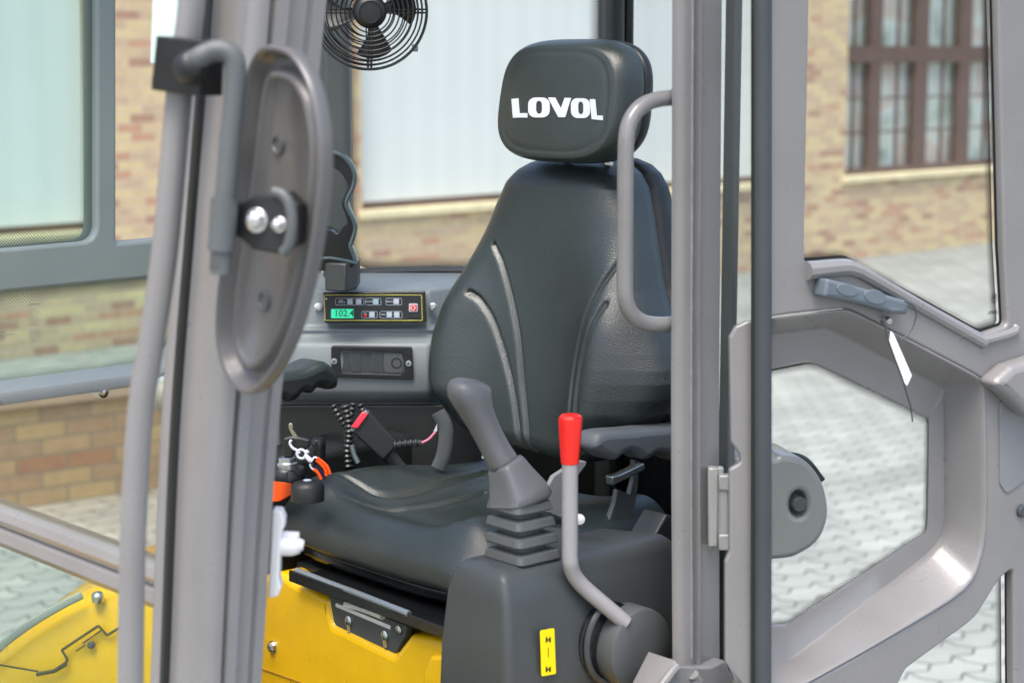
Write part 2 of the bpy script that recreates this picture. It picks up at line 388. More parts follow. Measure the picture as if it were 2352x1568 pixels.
s_w1 = (wpx(-330, 400)[0], wpx(222, 400)[0]); s_w2 = (wpx(832, 400)[0], wpx(1762, 400)[0]); s_w3 = (wpx(1941, 400)[0], wpx(2640, 300)[0])
holes = [[(a, SZ), (b, SZ), (b, TZ), (a, TZ)] for a, b in (s_w1, s_w2, s_w3)]
wo = plate('wall', WALL, [(-14, -.05), (30, -.05), (30, 5.4), (-14, 5.4)], holes, -.35, 0, BRICK, bl, bevel=.003); planar_uv(wo, WALL)
rf = MB(); rf.prism([(-14.3, 5.4), (30.3, 5.4), (30.3, 5.6), (-14.3, 5.6)], WALL, -8, .4); rf.build('roof', BROWN, bl)
bk = MB(); bk.prism([(-14, -.05), (30, -.05), (30, 5.39), (-14, 5.39)], WALL, -8, -7.8); bk.prism([(-14, -.05), (-13.8, -.05), (-13.8, 5.39), (-14, 5.39)], WALL, -7.8, -.36); bk.prism([(29.8, -.05), (30, -.05), (30, 5.39), (29.8, 5.39)], WALL, -7.8, -.36)
planar_uv(bk.build('side_wall', BRICK, bl), WALL)
for i, (a, b) in enumerate((s_w1, s_w2, s_w3)):
    fr = MB(); t = .07
    fr.prism([(a, SZ+.012), (b, SZ+.012), (b, SZ+.012+t), (a, SZ+.012+t)], WALL, -.20, -.12); fr.prism([(a, TZ-t), (b, TZ-t), (b, TZ), (a, TZ)], WALL, -.20, -.12)
    for x in (a, b-t): fr.prism([(x, SZ+.012+t), (x+t, SZ+.012+t), (x+t, TZ-t), (x, TZ-t)], WALL, -.20, -.12)
    if i == 2:
        z0 = wpx(2100, 144, -.12)[1]; z1 = wpx(2100, 106, -.12)[1]
        fr.prism([(a+t, z0), (b-t, z0), (b-t, z1), (a+t, z1)], WALL, -.20, -.115)
        xs = [(1996, 2022), (2100, 2128), (2200, 2226), (2300, 2325), (2400, 2425)]
        for xa, xb in xs:
            sa, sb = wpx(xa, 300, -.12)[0], wpx(xb, 300, -.12)[0]
            fr.prism([(sa, SZ+.012+t), (sb, SZ+.012+t), (sb, z0), (sa, z0)], WALL, -.20, -.118); fr.prism([(sa, z1), (sb, z1), (sb, TZ-t), (sa, TZ-t)], WALL, -.20, -.118)
        for xa in (1960, 2060, 2163, 2262, 2360):
            sa = wpx(xa, 300, -.15)[0]; fr.prism([(sa-.011, SZ+.012+t), (sa+.011, SZ+.012+t), (sa+.011, z0), (sa-.011, z0)], WALL, -.185, -.145); fr.prism([(sa-.011, z1), (sa+.011, z1), (sa+.011, TZ-t), (sa-.011, TZ-t)], WALL, -.185, -.145)
        for yy in (223, 299):
            zz = wpx(2100, yy, -.15)[1]; fr.prism([(a+t, zz-.011), (b-t, zz-.011), (b-t, zz+.011), (a+t, zz+.011)], WALL, -.184, -.146)
    fo = fr.build('window', BROWN, bl, bevel=.004)
    p = MB(); p.prism([(a+.01, SZ+.02), (b-.01, SZ+.02), (b-.01, TZ-.01), (a+.01, TZ-.01)], WALL, -.168, -.16)
    po = p.build('pane', PANE, fo)
    s = MB(); s.prism([(a-.06, SZ-.055), (b+.06, SZ-.055), (b+.06, SZ+.012), (a-.06, SZ+.012)], WALL, -.14, .055); s.build('sill', SILL, fo, bevel=.008)
    if i < 2:
        zb = SZ + (.075 if i else .07)
        o = plate('blind', WALL, [(a+.02, zb), (b-.02, zb), (b-.02, TZ-.02), (a+.02, TZ-.02)], [], -.119, -.113, BLIND, fo, bevel=.0015); planar_uv(o, WALL)
    else:
        bd = MB(); bd.prism([(a-.3, .3), (b+.3, .3), (b+.3, TZ+.3), (a-.3, TZ+.3)], WALL, -.32, -.28); bd.build('reflection_board', PANE_REFL, fo)  # board behind the panes carrying the painted reflections
# made-up low brick wall, stands in for brick reflected in the lower cab glass
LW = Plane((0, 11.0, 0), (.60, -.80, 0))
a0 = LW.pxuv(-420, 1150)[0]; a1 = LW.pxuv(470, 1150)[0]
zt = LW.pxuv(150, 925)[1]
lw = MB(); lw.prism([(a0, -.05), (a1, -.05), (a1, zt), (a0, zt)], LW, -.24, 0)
lo = planar_uv(lw.build('reflection_wall', BRICKL, bevel=.004), LW)
tag(lo, 'low brick wall added to stand in for the brick reflection in the lower windscreen', 'wall')
cpw = MB(); cpw.prism([(a0-.02, zt), (a1+.02, zt), (a1+.02, zt+.06), (a0-.02, zt+.06)], LW, -.27, .03); cpw.build('coping', simple('coping_stone', (.33, .27, .2), .8), lo, bevel=.008)  # coping belongs to the made-up wall

# ------------------------------------------------------------------ the excavator: cab structure
EX = thing('excavator', M(-1.8, -2.4, 0), 'yellow compact excavator seen through the open door of its grey framed cab', 'excavator')
L0 = -1.75                                     # outer face of the posts on the door side
PS = PL(L0)
ZTOP, ZBOT = 2.62, 1.12
def loft_post(name, px_path, prof, mat, plane=PS, nseg=14, scale=None, parent=EX, smooth=50):
    """px_path: picture points of the outer corner on the side plane; prof: (back, in) offsets"""
    pts = [plane.px(x, y) for x, y in px_path]; pts = catmull(pts, nseg); R = []
    for i, p in enumerate(pts):
        s = 1.0
        if scale:
            t = i/(len(pts)-1)*(len(scale)-1); k = min(int(t), len(scale)-2); s = scale[k]*(1-(t-k)) + scale[k+1]*(t-k)
        R.append([p - Fv*a*s - Lv*b for a, b in prof])
    m = MB(); m.rings(R); return m.build(name, mat, parent, smooth)
# front post: front face, rounded corner, ribbed side
fp = [(0.004, .085), (.0, .080), (.0, .016), (.003, .005), (.010, .0), (.021, .0), (.0235, .008), (.0285, .009), (.031, .001), (.047, .0), (.0495, .007), (.055, .0105), (.076, .0085), (.0785, .0135), (.0865, .0145), (.089, .011), (.104, .0105), (.106, .014), (.106, .035), (.09, .037), (.07, .06), (.03, .085)]
cab_post = loft_post('front_post', [(601, -330), (583, 0), (543, 500), (504, 1004), (479, 1568), (462, 1990)], fp, PAINT, scale=[1.0, .98, .90, .80, .74, .70])
sealp = [(.012, .098), (.0, .098), (-.004, .095), (-.004, .087), (.0, .084), (.012, .084)]
loft_post('post_seal', [(601, -330), (583, 0), (543, 500), (504, 1004), (479, 1568), (462, 1990)], sealp, BLACKG)
innp = [(.03, .125), (.004, .125), (.0, .121), (.0, .102), (.004, .0985), (.03, .0985)]
loft_post('post_flange', [(601, -330), (583, 0), (543, 500), (504, 1004), (479, 1568), (462, 1990)], innp, PAINT)
# door post with ribs
dp = [(.0, .014), (.0, .010), (.004, .003), (.012, .0), (.026, .0), (.0295, .006), (.0345, .009), (.0385, .009), (.0405, .003), (.044, .003), (.0465, .008), (.052, .0105), (.088, .0095), (.092, .013), (.092, .05), (.055, .05)]
PB = PS
loft_post('door_post', [(1563, -330), (1562, 0), (1560, 600), (1559, 1000), (1561, 1400), (1564, 1900)], dp, PAINT, plane=PB)
# weld bead line on the door post
bb = MB(); base = [PS.px(x, y) for x, y in ((1563, -300), (1562, 0), (1560, 600), (1559, 1000), (1561, 1520))]
pts = [p - Fv*.0225 + Lv*.0002 for p in catmull(base, 60)]
bb.tube(pts, [.0016 + .0011*random.random() for _ in pts], 6); bb.build('weld_bead', PAINT, EX)
def post(name, f, l, z0, z1, wf, wl, mat, rot=0, bevelw=.012, parent=EX):
    m = MB(); ax = (Fv*math.cos(rot)+Lv*math.sin(rot), Lv*math.cos(rot)-Fv*math.sin(rot), Zv)
    m.box(M(f, l, (z0+z1)/2), (wf, wl, z1-z0), ax); return m.build(name, mat, parent, bevel=bevelw, seg=3)
def fl(x, d):                                     # machine coordinates of a picture column at distance d
    p = V(((x-1176)/FPX*d/1.0, d, 0)); return p.dot(Fv), p.dot(Lv)
P1 = V((fl(776, 3.52))); P2 = V((fl(1406, 3.58))); PC = V((-2.1095, -1.876)); PBk = V((-1.90, -1.79))
def between(name, x0, x1, d, z0, z1, dep, mat, bw=.012, lean=0):
    a = (x0-1176)/FPX*d; b = (x1-1176)/FPX*d
    m = MB(); m.rings([[(a, d, z0), (b, d, z0), (b, d+dep, z0), (a, d+dep, z0)], [(a+lean, d, z1), (b+lean, d, z1), (b+lean, d+dep, z1), (a+lean, d+dep, z1)]]); return m.build(name, mat, EX, bevel=bw, seg=3)
between('rear_right_post', 738, 806, 3.50, 1.1, ZTOP, .07, PAINT_D, .014)
# round dark tube on the inner side of the rear right post
between('rear_post', 1372, 1432, 3.52, 1.1, ZTOP, .05, PAINT_D, .012)
between('rear_post_seal', 1432, 1452, 3.53, 1.1, ZTOP, .03, BLACKG, .004)
pt = MB(); pt.tube([(( 1416-1176)/FPX*3.505, 3.505, z) for z in (1.2, 1.8, ZTOP-.01)], .009, 10); pt.build('wire_conduit', DARK, EX)
post('rear_left_post', PC.x, PC.y, 1.1, ZTOP, .016, .016, RUBBER, .6, .003)
# glass of the rear panels (P1-P2, P2-C, C-B)
def glass_panel(name, a, b, z0, z1, mat, frit=True, fw=.022, frm=FRIT, trim=.0):
    p0 = M(a.x, a.y, 0); p1 = M(b.x, b.y, 0); ex = (p1-p0); ln = ex.length; ex.normalize(); n = ex.cross(Zv)
    if n.dot(-p0) < 0: n = -n
    pl = Plane(p0, n); sgn = 1 if pl.ex.dot(ex) > 0 else -1
    out = [(sgn*trim, z0), (sgn*(ln-trim), z0), (sgn*(ln-trim), z1), (sgn*trim, z1)]
    o = plate(name, pl, out, [], -.0025, .0025, mat, EX, bevel=.0005)
    if frit:
        r = out if area2(out) > 0 else out[::-1]
        uvstrip('frit_band', pl, rounded(r, .05, 8), fw, .0035, frm, o)
    return pl, ln, sgn, o
zr0 = PD(3.55).px(930, 619).z
gl1, ln1, sg1, rearglass = glass_panel('rear_window', V(fl(800, 3.56)), V(fl(1376, 3.58)), zr0, ZTOP-.05, GLASS)
glass_panel('quarter_window', V(fl(1450, 3.56)), V((PC.x-.02, PC.y-.02)), 1.63, ZTOP-.05, GLASS, True)
glass_panel('quarter_window', V((PC.x+.03, PC.y+.02)), V((-1.90, -1.80)), 1.63, ZTOP-.05, GLASS, False)
# black sealed lower rim of the rear window
rim = MB(); q = [(x/40*(1130-806)+806) for x in range(41)]
R = [[], []]
tr = []
for x in q:
    s = (x-806)/(1062-806); y0 = 628 - 7*math.sin(s*1.9); tr.append(PD(3.555).px(x, y0))
rim.tube(tr, .0085, 8); rim.build('window_rubber', RUBBER, EX)
sill = MB()
sill.rings([[M(P2.x-.02, P2.y, z) for z in (1.1, 1.63)] + [M(P2.x-.06, P2.y, z) for z in (1.63, 1.1)], [M(PC.x+.01, PC.y, z) for z in (1.1, 1.63)] + [M(PC.x-.03, PC.y, z) for z in (1.63, 1.1)], [M(-1.88, -1.82, z) for z in (1.1, 1.63)] + [M(-1.90, -1.79, z) for z in (1.63, 1.1)]])
sill.build('rear_panel', DARK, EX)
# dark body seam behind the door post and the black gap strip
post('door_rubber', -1.948, -1.787, 1.1, ZTOP, .016, .02, PAINT_D, 0, .004)
# ---- right side of the cab, seen through the front
LR = -2.95; PR = PL(LR)
def R_(pts): return [PR.pxuv(x, y) for x, y in pts]
outer = R_([(-420, -330), (742, -330), (742, 900), (742, 1700), (-420, 1700)])
h1 = rounded(R_([(-300, -200), (222, -200), (222, 553), (-300, 598)]), .03)
h2 = rounded(R_([(268, -200), (712, -200), (712, 518), (268, 559)]), .004)
h3 = rounded(R_([(-300, 708), (30, 669), (432, 630), (560, 617), (520, 680), (425, 770), (365, 836), (300, 850), (0, 893), (-300, 935)]), .03)
h4 = rounded(R_([(-400, 975), (0, 925), (330, 878), (560, 860), (560, 1480), (-400, 1500)]), .02)
plate('side_frame', PR, outer, [h1, h2, h3, h4], -.05, 0, simple('greenish_frame', (.235, .275, .265), .4, 0, .5, .1, .06), EX, bevel=.006)
def ppane(name, pl, poly, h, mat, frit=None, fw=.024, parent=EX):
    o = plate(name, pl, poly, [], h-.0025, h+.0025, mat, parent, bevel=.0005)
    if frit: uvstrip('frit_band', pl, poly, fw, h+.0035, frit, o)
    return o
side_win = ppane('side_window', PR, h1, -.02, GLASSG, FRITW)
low_win = ppane('side_window', PR, h3, -.02, GLASSG, FRITW)
# sticker printed on the lower side window
stp = MB()
for (x0, y0, x1, y1) in [(-20, 668+8, 34, 671+8), (0, 745-9, 40, 747-9), (70, 699, 93, 702), (3, 757, 30, 759)]:
    pass
def pxline(mb, pl, a, b, wpx_, h, mi=0):
    p = V(pl.pxuv(*a, h)); q = V(pl.pxuv(*b, h)); d = (q-p).normalized(); nn = V((-d.y, d.x))*(wpx_/FPX*1.6)
    mb.add([pl.at(*(p+nn), h), pl.at(*(q+nn), h), pl.at(*(q-nn), h), pl.at(*(p-nn), h)], [(0, 1, 2, 3)], mi)
SGREY = simple('sticker_print', (.22, .23, .2), .6)
for k in range(8): pxline(stp, PR, (68, 712+5.0*k), (84+6*((k*7) % 3), 711+5.0*k), 1.1, -.015)
for k in range(12): pxline(stp, PR, (66, 757+2.6*k), (92+4*((k*5) % 2), 756+2.6*k), .8, -.015)
pxline(stp, PR, (66, 699), (91, 697), 2.2, -.015)
for k in range(5): pxline(stp, PR, (-10, 698+4*k), (24-3*(k % 2), 697+4*k), .7, -.015)
for k in range(4): pxline(stp, PR, (-10, 790+5*k), (42, 788+5*k), .6, -.015)
for a, b in [((0, 741), (10, 733)), ((10, 733), (20, 729)), ((20, 729), (27, 736)), ((27, 736), (16, 745)), ((16, 745), (11, 738)), ((-4, 749), (8, 745)), ((-4, 763), (11, 762)), ((11, 762), (11, 773)), ((11, 773), (-4, 775)), ((14, 768), (32, 767)), ((38, 752), (45, 751))]: pxline(stp, PR, a, b, 1.6, -.015)
stp.build('glass_sticker', SGREY, low_win)
# lower side trim: pale ledge along the bottom of the window, with a bolt
PR2 = PL(LR+.05)
led = MB(); a = [PR2.px(x, y) for x, y in ((-330, 955), (0, 903), (330, 857), (372, 846), (405, 822), (440, 790), (470, 762))]
a = catmull(a, 8)
led.rings([[p + Zv*.012 - Lv*.045, p, p - Zv*.007 + Lv*.004, p - Zv*.02 + Lv*.003, p - Zv*.022 - Lv*.045] for p in a]); led.build('side_ledge', DASH, EX)
bo = MB(); c = PR2.px(238, 901); bo.lathe(c - Lv*.03, Lv, [(.010, 0), (.010, .03), (.0065, .031), (.006, .036), (.003, .038)], 14); bo.build('bolt', STEEL, EX)
# lower windscreen with cross bar
PW = PF(-1.13)
def W_(pts): return [PW.pxuv(x, y) for x, y in pts]
cb = MB(); path = [PW.px(x, y) for x, y in ((-360, 1063), (0, 1202), (390, 1352), (440, 1372))]
prof = [(.0, .026), (.010, .022), (.014, .012), (.010, .003), (.006, .0), (.012, -.004), (.014, -.018), (.006, -.028), (-.02, -.03), (-.03, .0), (-.02, .026)]
cb.rings([[p + Fv*a + Zv*b for a, b in prof] for p in path]); cb.build('front_cross_bar', PAINT, EX, 45)
ppane('windscreen', PW, W_([(-360, 1110), (-360, 2100), (470, 2100), (470, 1440)]), .0, GLASSF)
ppane('windscreen', PW, W_([(-360, 560), (-360, 1050), (460, 1375), (460, 860), (0, 930)]), -.004, GLASSL)
# mint coloured film edge near the top of the handrail
PM = PF(-1.09)
mf = MB(); mf.prism([PM.pxuv(x, y) for x, y in ((366, -330), (425, -330), (404, 146), (349, 146))], PM, -.002, .002); mf.build('wind_deflector', MINT, EX, bevel=.001)
# roof and floor
zr = ZTOP
pts = [(-1.05, -1.70), (-1.05, -2.98), (-2.07, -3.0), (P1.x-.08, P1.y-.06), (P2.x-.08, P2.y), (PC.x-.06, PC.y), (-1.9, -1.72)]
PRf = Plane((0, 0, zr), Zv, (1, 0, 0))
hatch = rounded([PRf.uv(M(f, l, zr)) for f, l in ((-1.18, -1.95), (-1.18, -2.75), (-1.95, -2.75), (-2.05, -1.98))], .06)
roof = plate('roof', PRf, [PRf.uv(M(f, l, zr)) for f, l in pts], [hatch], 0, .06, PAINT, EX, bevel=.015)
plate('added_roof_hatch', PRf, offset_poly(hatch, -.01), [], .06, .066, GLASS, roof, bevel=.001)  # unseen hatch, added to let daylight into the dark cab
m = MB(); m.rings([[M(f, l, 1.04) for f, l in pts], [M(f, l, 1.09) for f, l in pts]]); m.build('floor', DARK, EX)
# undercarriage and revolving frame below the picture
m = MB(); m.mbox(-.75, -2.35, -1.85, -3.2, .78, 1.0); m.build('revolving_frame', YEL, EX, bevel=.04)
m = MB(); m.lathe(M(-1.9, -2.5, .62), Zv, [(.42, 0), (.42, .18)], 32); m.build('slew_ring', DARK, EX)
for lc in (-1.72, -3.28):
    tb = MB(); pl = Plane(Lv*lc, Lv); c0 = V((pl.ex.dot(M(-1.9, 0, 0)), 0))
    pol = rounded([(c0.x-1.15, .012), (c0.x+1.15, .012), (c0.x+1.3, .3), (c0.x+1.15, .6), (c0.x-1.15, .6), (c0.x-1.3, .3)], .18, 6)
    tb.prism(pol, pl, -.2, .2); tb.build('track', RUBBER, EX, bevel=.02)
# door sill
sl_ = MB(); a = [PS.px(x, y) for x, y in ((470, 1700), (1000, 1900))]
PSL = [M(f, L0, 1.12) for f in (-1.05, -1.93)]
sl_.rings([[p + Lv*x + Zv*z for x, z in ((-.06, .0), (-.06, .05), (-.045, .06), (.0, .06), (.012, .05), (.012, -.04), (-.06, -.04))] for p in PSL]); sl_.build('door_sill', PAINT, EX)
# flared foot of the door post with bright edges
PSf = PL(L0+.006)
ft = PSf
plate('post_foot', ft, [ft.pxuv(x, y) for x, y in ((1548, 1515), (1556, 1528), (1628, 1530), (1660, 1515), (1700, 1600), (1720, 1700), (1440, 1700), (1500, 1610))], [], -.05, .004, PAINT, EX, bevel=.003)
fr_ = MB(); fr_.tube([ft.px(x, y, .006) for x, y in ((1470, 1640), (1545, 1540), (1556, 1530))], .006, 8); fr_.tube([ft.px(x, y, .006) for x, y in ((1590, 1650), (1600, 1560), (1592, 1548))], .008, 8); fr_.build('foot_weld', PAINT, EX)
yf = MB(); yf.mbox(-1.3, -2.0, -1.80, -1.86, 1.2, 1.31); yf.build('floor_edge', YEL, EX, bevel=.01)

# ------------------------------------------------------------------ the open door, its glass and hardware
DP = Plane((.325, 2.53, 0), (.527, -.85, 0))
HR = .068
def D_(pts, h=0): return [DP.pxuv(p[0], p[1], h) + ((p[2],) if len(p) > 2 else ()) for p in pts]
door = tag(bpy.data.objects.new('door', None), None); C.objects.link(door); door.location = DP.at(0, 0, 0) + Zv*1.12
door.parent = EX; door.matrix_parent_inverse = Matrix.Translation(EX.location).inverted()
L0p = [(1758, 845), (1850, 827), (1872, 831), (2126, 953), (2135, 967), (2131, 1212), (2120, 1231), (1811, 1434), (1800, 1437), (1758, 1438)]
L1p = [(1758, 766), (1886, 748), (1905, 752), (2164, 886), (2172, 902), (2174, 1212), (2150, 1262), (1818, 1516), (1800, 1520), (1758, 1512)]
L2p = [(1758, 728), (1937, 708), (1960, 713), (2250, 864), (2264, 882), (2268, 1232), (2232, 1352), (1984, 1498), (1850, 1572), (1758, 1628)]
def subdiv(P, n=6):
    out = []
    for i in range(len(P)-1):
        for k in range(n): t = k/n; out.append((P[i][0]*(1-t)+P[i+1][0]*t, P[i][1]*(1-t)+P[i+1][1]*t))
    return out + [P[-1]]
def soft(P, it=3):
    for _ in range(it):
        P = [P[0]] + [(P[i-1][0]*.25+P[i][0]*.5+P[i+1][0]*.25, P[i-1][1]*.25+P[i][1]*.5+P[i+1][1]*.25) for i in range(1, len(P)-1)] + [P[-1]]
    return P
A0, A1, A2 = [soft(subdiv(p)) for p in (L0p, L1p, L2p)]
dish = MB()
def lerp2(P, Q, t): return [(a[0]*(1-t)+b[0]*t, a[1]*(1-t)+b[1]*t) for a, b in zip(P, Q)]
rows = [(A0, -.022), (A0, -.004), (lerp2(A0, A1, .04), 0), (lerp2(A0, A1, .9), .003), (A1, .006), (lerp2(A1, A2, .12), .013), (lerp2(A1, A2, .85), HR-.008), (lerp2(A1, A2, .95), HR-.002), (A2, HR)]
dish.rings([[DP.px(x, y, h) for x, y in P] for P, h in rows], 0, False, False, False)
do = dish.build('door_dish', PAINT, door, 50); md = do.modifiers.new('s', 'SOLIDIFY'); md.thickness = .003; md.offset = -1
up = D_([(1775, -400), (1860, -400), (2293, -400)], HR)
HG = HR
g1 = [(1868, -400, 0), (1860, 0, 0), (1849, 560, .01), (1849.5, 603, .008), (1950, 595, .03), (2243, 757, .02), (2262, 766, .02), (2316, 748, .01), (2306, 564, 0), (2293, 0, 0), (2284, -400, 0)]
g1 = rounded(D_(g1, HG), .01)
g3 = rounded(D_([(2352, 1305, .01), (2318, 1312, .012), (2290, 1350, .03), (2250, 1412, .06), (2070, 1552, .03), (2060, 1640, .01), (2355, 1660, .01)], HG), .012)
g3 = rounded(D_([(2328, 1302, .008), (2296, 1330, .02), (2240, 1420, .08), (2082, 1535, .02), (2062, 1575, .02), (2058, 1700, .01), (2330, 1700, .01)], HG), .012)
rim_out = [(1758, -420), (1758, 728)] ; r2 = [(p[0], p[1]) for p in A2]
poly = D_([(1768, -420)], HR) + D_([(1768, 728)], HR) + D_([p for p in A2 if p[0] > 1790], HR) + D_([(1772, 1622), (1772, 1980), (2450, 1980), (2440, -420)], HR)
plate('door_frame', DP, poly, [g1, g3], HR-.02, HR, PAINT, door, bevel=.004)
G1P = [(1868, -400), (1849, 560), (1849.5, 603), (1950, 595), (2243, 757), (2262, 766), (2316, 748), (2306, 564), (2293, 0), (2284, -400)]
G3P = [(2328, 1302), (2296, 1330), (2240, 1420), (2082, 1535), (2058, 1700), (2330, 1700)]
# bright lipped rim along the foot of the upper window
lp = [DP.px(x, y, HR+.001) for x, y in ((1852, 622), (1935, 614), (1962, 619), (2000, 638), (2240, 776), (2258, 782), (2322, 765), (2336, 752))]
lp = catmull(lp[:3], 8)[:-1] + catmull(lp[2:], 8)
lm = MB(); NN = len(lp); lm.tube(lp, [.0125-.0055*min(1, i/NN*1.4) for i in range(NN)], 10); lm.build('window_lip', PAINT, door)
glA = ppane('upper_glass', DP, offset_poly(g1, -.004), HR-.026, GLASS, None, parent=door); uvstrip('frit_band', DP, g1, .013, HR-.022, FRITD, glA)
uvstrip('gasket', DP, g1, .0045, HR-.012, BLACKG, glA)
glo = rounded([DP.pxuv(x, y, -.012) for x, y in L0p], .012)
glB = ppane('lower_glass', DP, offset_poly(glo, -.003), -.016, GLASS, None, parent=door); uvstrip('frit_band', DP, glo, .013, -.011, FRITD, glB); uvstrip('gasket', DP, glo, .004, -.006, BLACKG, glB)
glC = ppane('side_glass', DP, offset_poly(g3, -.003), HR-.03, GLASS, None, parent=door); uvstrip('frit_band', DP, g3, .013, HR-.025, FRITD, glC); uvstrip('gasket', DP, g3, .004, HR-.014, BLACKG, glC)
# maker's marks on the glass (seen mirrored from inside)
def glassmark(pl, x, y, h, parent, sc=1.0, full=True):
    u, v = pl.pxuv(x, y, h); k = sc
    mk = MB()
    ring = [(u+.0058*k*math.cos(a), v+.0075*k*math.sin(a)) for a in [i*2*math.pi/28 for i in range(28)]]
    o = uvstrip('maker_mark', pl, ring, .0011*k, h, PRINT, parent)
    for a, b in [((-.0034, -.003), (-.0008, .004)), ((-.0008, .004), (-.0002, -.002)), ((-.0002, -.002), (.0028, .0042)), ((.0028, .0042), (.0022, -.0036))]:
        pxl = V((u+a[0]*k, v+a[1]*k)); q = V((u+b[0]*k, v+b[1]*k)); d = (q-pxl).normalized(); nn = V((-d.y, d.x))*.0007*k
        mk.add([pl.at(*(z_), h) for z_ in (pxl+nn, q+nn, q-nn, pxl-nn)], [(0, 1, 2, 3)])
    mk.build('maker_letter', PRINT, parent)
    textmesh('maker_print', 'LOVOL', pl, u, v-.0225*k, .0078*k, PRINT, parent, h, True, .0001)
    if full:
        ln = MB()
        for i in range(5):
            ww = .008 - .0014*((i*2) % 3); vv = v-.0095*k-.0020*k*i
            ln.add([pl.at(u+.004-ww, vv, h), pl.at(u+.004, vv, h), pl.at(u+.004, vv-.0006, h), pl.at(u+.004-ww, vv-.0006, h)], [(0, 1, 2, 3)])
        ln.build('small_print', SGREY, parent)
glassmark(DP, 2283, 684, HR-.021, glA, .92)
# handle with two oval recesses
hp = rounded(D_([(1895, 639), (1940, 650), (2078, 690), (2083, 697), (2078, 722), (2040, 719), (2025, 712), (1960, 694), (1886, 681)], HR+.02), .004)
hd = plate('door_handle', DP, hp, [], HR, HR+.026, simple('bluegrey_plastic', (.10, .125, .145), .5, 0, .5, 0, .08, 300, .0002), door, bevel=.005)
for cx, cy, rx, ry in ((1946, 666, 27, 13), (2010, 682, 28, 15)):
    u, v = DP.pxuv(cx, cy, HR+.026); k = 2.75/FPX
    el = [(u + rx*k*1.12*math.cos(a) , v + ry*k*math.sin(a) - .22*rx*k*math.cos(a)) for a in [i*2*math.pi/32 for i in range(32)]]
    plate('thumb_recess', DP, el, [], HR+.024, HR+.0272, simple('recess_plastic', (.108, .133, .152), .55), hd, bevel=.001)
bm_ = MB(); c = DP.px(2030, 735, HR); bm_.lathe(c, DP.n, [(.006, 0), (.006, .008), (.004, .012)], 12); bm_.build('handle_screw', STEEL, hd)
# greenish slot in the shaded band below the rail
sl2 = rounded(D_([(1920, 735), (1950, 716), (2072, 778), (2098, 838), (2060, 826)], .012), .006)
plate('slot_cover', DP, sl2, [], .012, .0165, simple('slot_green', (.11, .13, .12), .45), door, bevel=.001)
# raised corner boss at the outer edge
cb_ = rounded(D_([(2262, 880), (2310, 838), (2380, 815), (2470, 815), (2470, 950), (2350, 955), (2300, 905)], HR+.02), .012)
plate('corner_boss', DP, cb_, [], HR-.005, HR+.035, PAINT, door, bevel=.012)
rc = rounded(D_([(2296, 905), (2350, 955), (2470, 960), (2470, 1060), (2370, 1090), (2312, 1135), (2297, 1110)], HR+.002), .012)
plate('edge_recess', DP, rc, [], HR-.004, HR+.0025, simple('recess_grey', (.17, .175, .185), .35, 0, .5, .1), door, bevel=.001)
pg = MB(); pg.lathe(DP.px(2345, 1172, HR), DP.n, [(.0095, -.002), (.0095, .004), (.007, .006)], 18); pg.build('rubber_plug', RUBBER, door)
# pocket pressed in the slanted ledge, and the vertical fold below it
# rubber seal down the hinge side
sm = MB(); pts = [DP.px(1752, y, HR-.004) for y in (-400, 0, 400, 800, 1200, 1568, 1900)]
sm.tube(pts, .0115, 12); sm.build('door_seal', RUBBER, door)
sb = MB(); pts = [DP.px(1731, y, HR-.012) for y in (-400, 0, 400, 800, 1200, 1568, 1900)]; sb.tube(pts, .0035, 8); sb.build('seal_lip', BLACKG, door)
# folded flange on the hinge side, from mid height down
PFl = Plane(DP.px(1700, 1100, HR-.03), (.1, -1, 0))
fl_ = rounded([PFl.pxuv(x, y) for x, y in ((1691, 746), (1716, 735), (1730, 735), (1727, 1700), (1674, 1700), (1674, 1110), (1687, 1050), (1676, 1020), (1676, 790))], .008)
fl_ = rounded([PFl.pxuv(x, y) for x, y in ((1676, 775), (1690, 750), (1716, 738), (1731, 736), (1726, 1700), (1722, 1600), (1666, 1522), (1666, 1290), (1676, 1268), (1676, 1078), (1702, 1062), (1700, 1045), (1680, 1015))], .006)
plate('hinge_flange', PFl, fl_, [], -.012, 0, PAINT, door, bevel=.003)
# hinge
HGR = simple('hinge_grey', (.27, .275, .265), .35, 0, .5, .2)
hg = MB(); PH = Plane(PS.px(1655, 1160) + Lv*.01, (-.02, -1, 0))
def hbox(x0, x1, y0, y1, h0, h1, mb=hg): mb.prism([PH.pxuv(x, y) for x, y in ((x0, y1), (x1, y1), (x1, y0), (x0, y0))], PH, h0, h1)
hbox(1625, 1648, 1072, 1252, -.01, .008); hbox(1648, 1662, 1072, 1100, -.01, .004); hbox(1649, 1700, 1222, 1258, -.004, .014); hbox(1649, 1698, 1087, 1121, -.004, .014); hbox(1689, 1704, 1088, 1256, -.012, .010)
hgo = hg.build('hinge', HGR, EX, bevel=.002)
hb = MB(); hb.tube([PH.px(1661, 1100, .004), PH.px(1661, 1240, .004)], .0075, 18); hb.build('hinge_pin', HGR, hgo, 40)
hs = MB(); hs.prism([PH.pxuv(x, y) for x, y in ((1674, 1222), (1689, 1222), (1689, 1121), (1674, 1121))], PH, -.012, -.004); hs.build('hinge_gap', BLACKG, hgo)
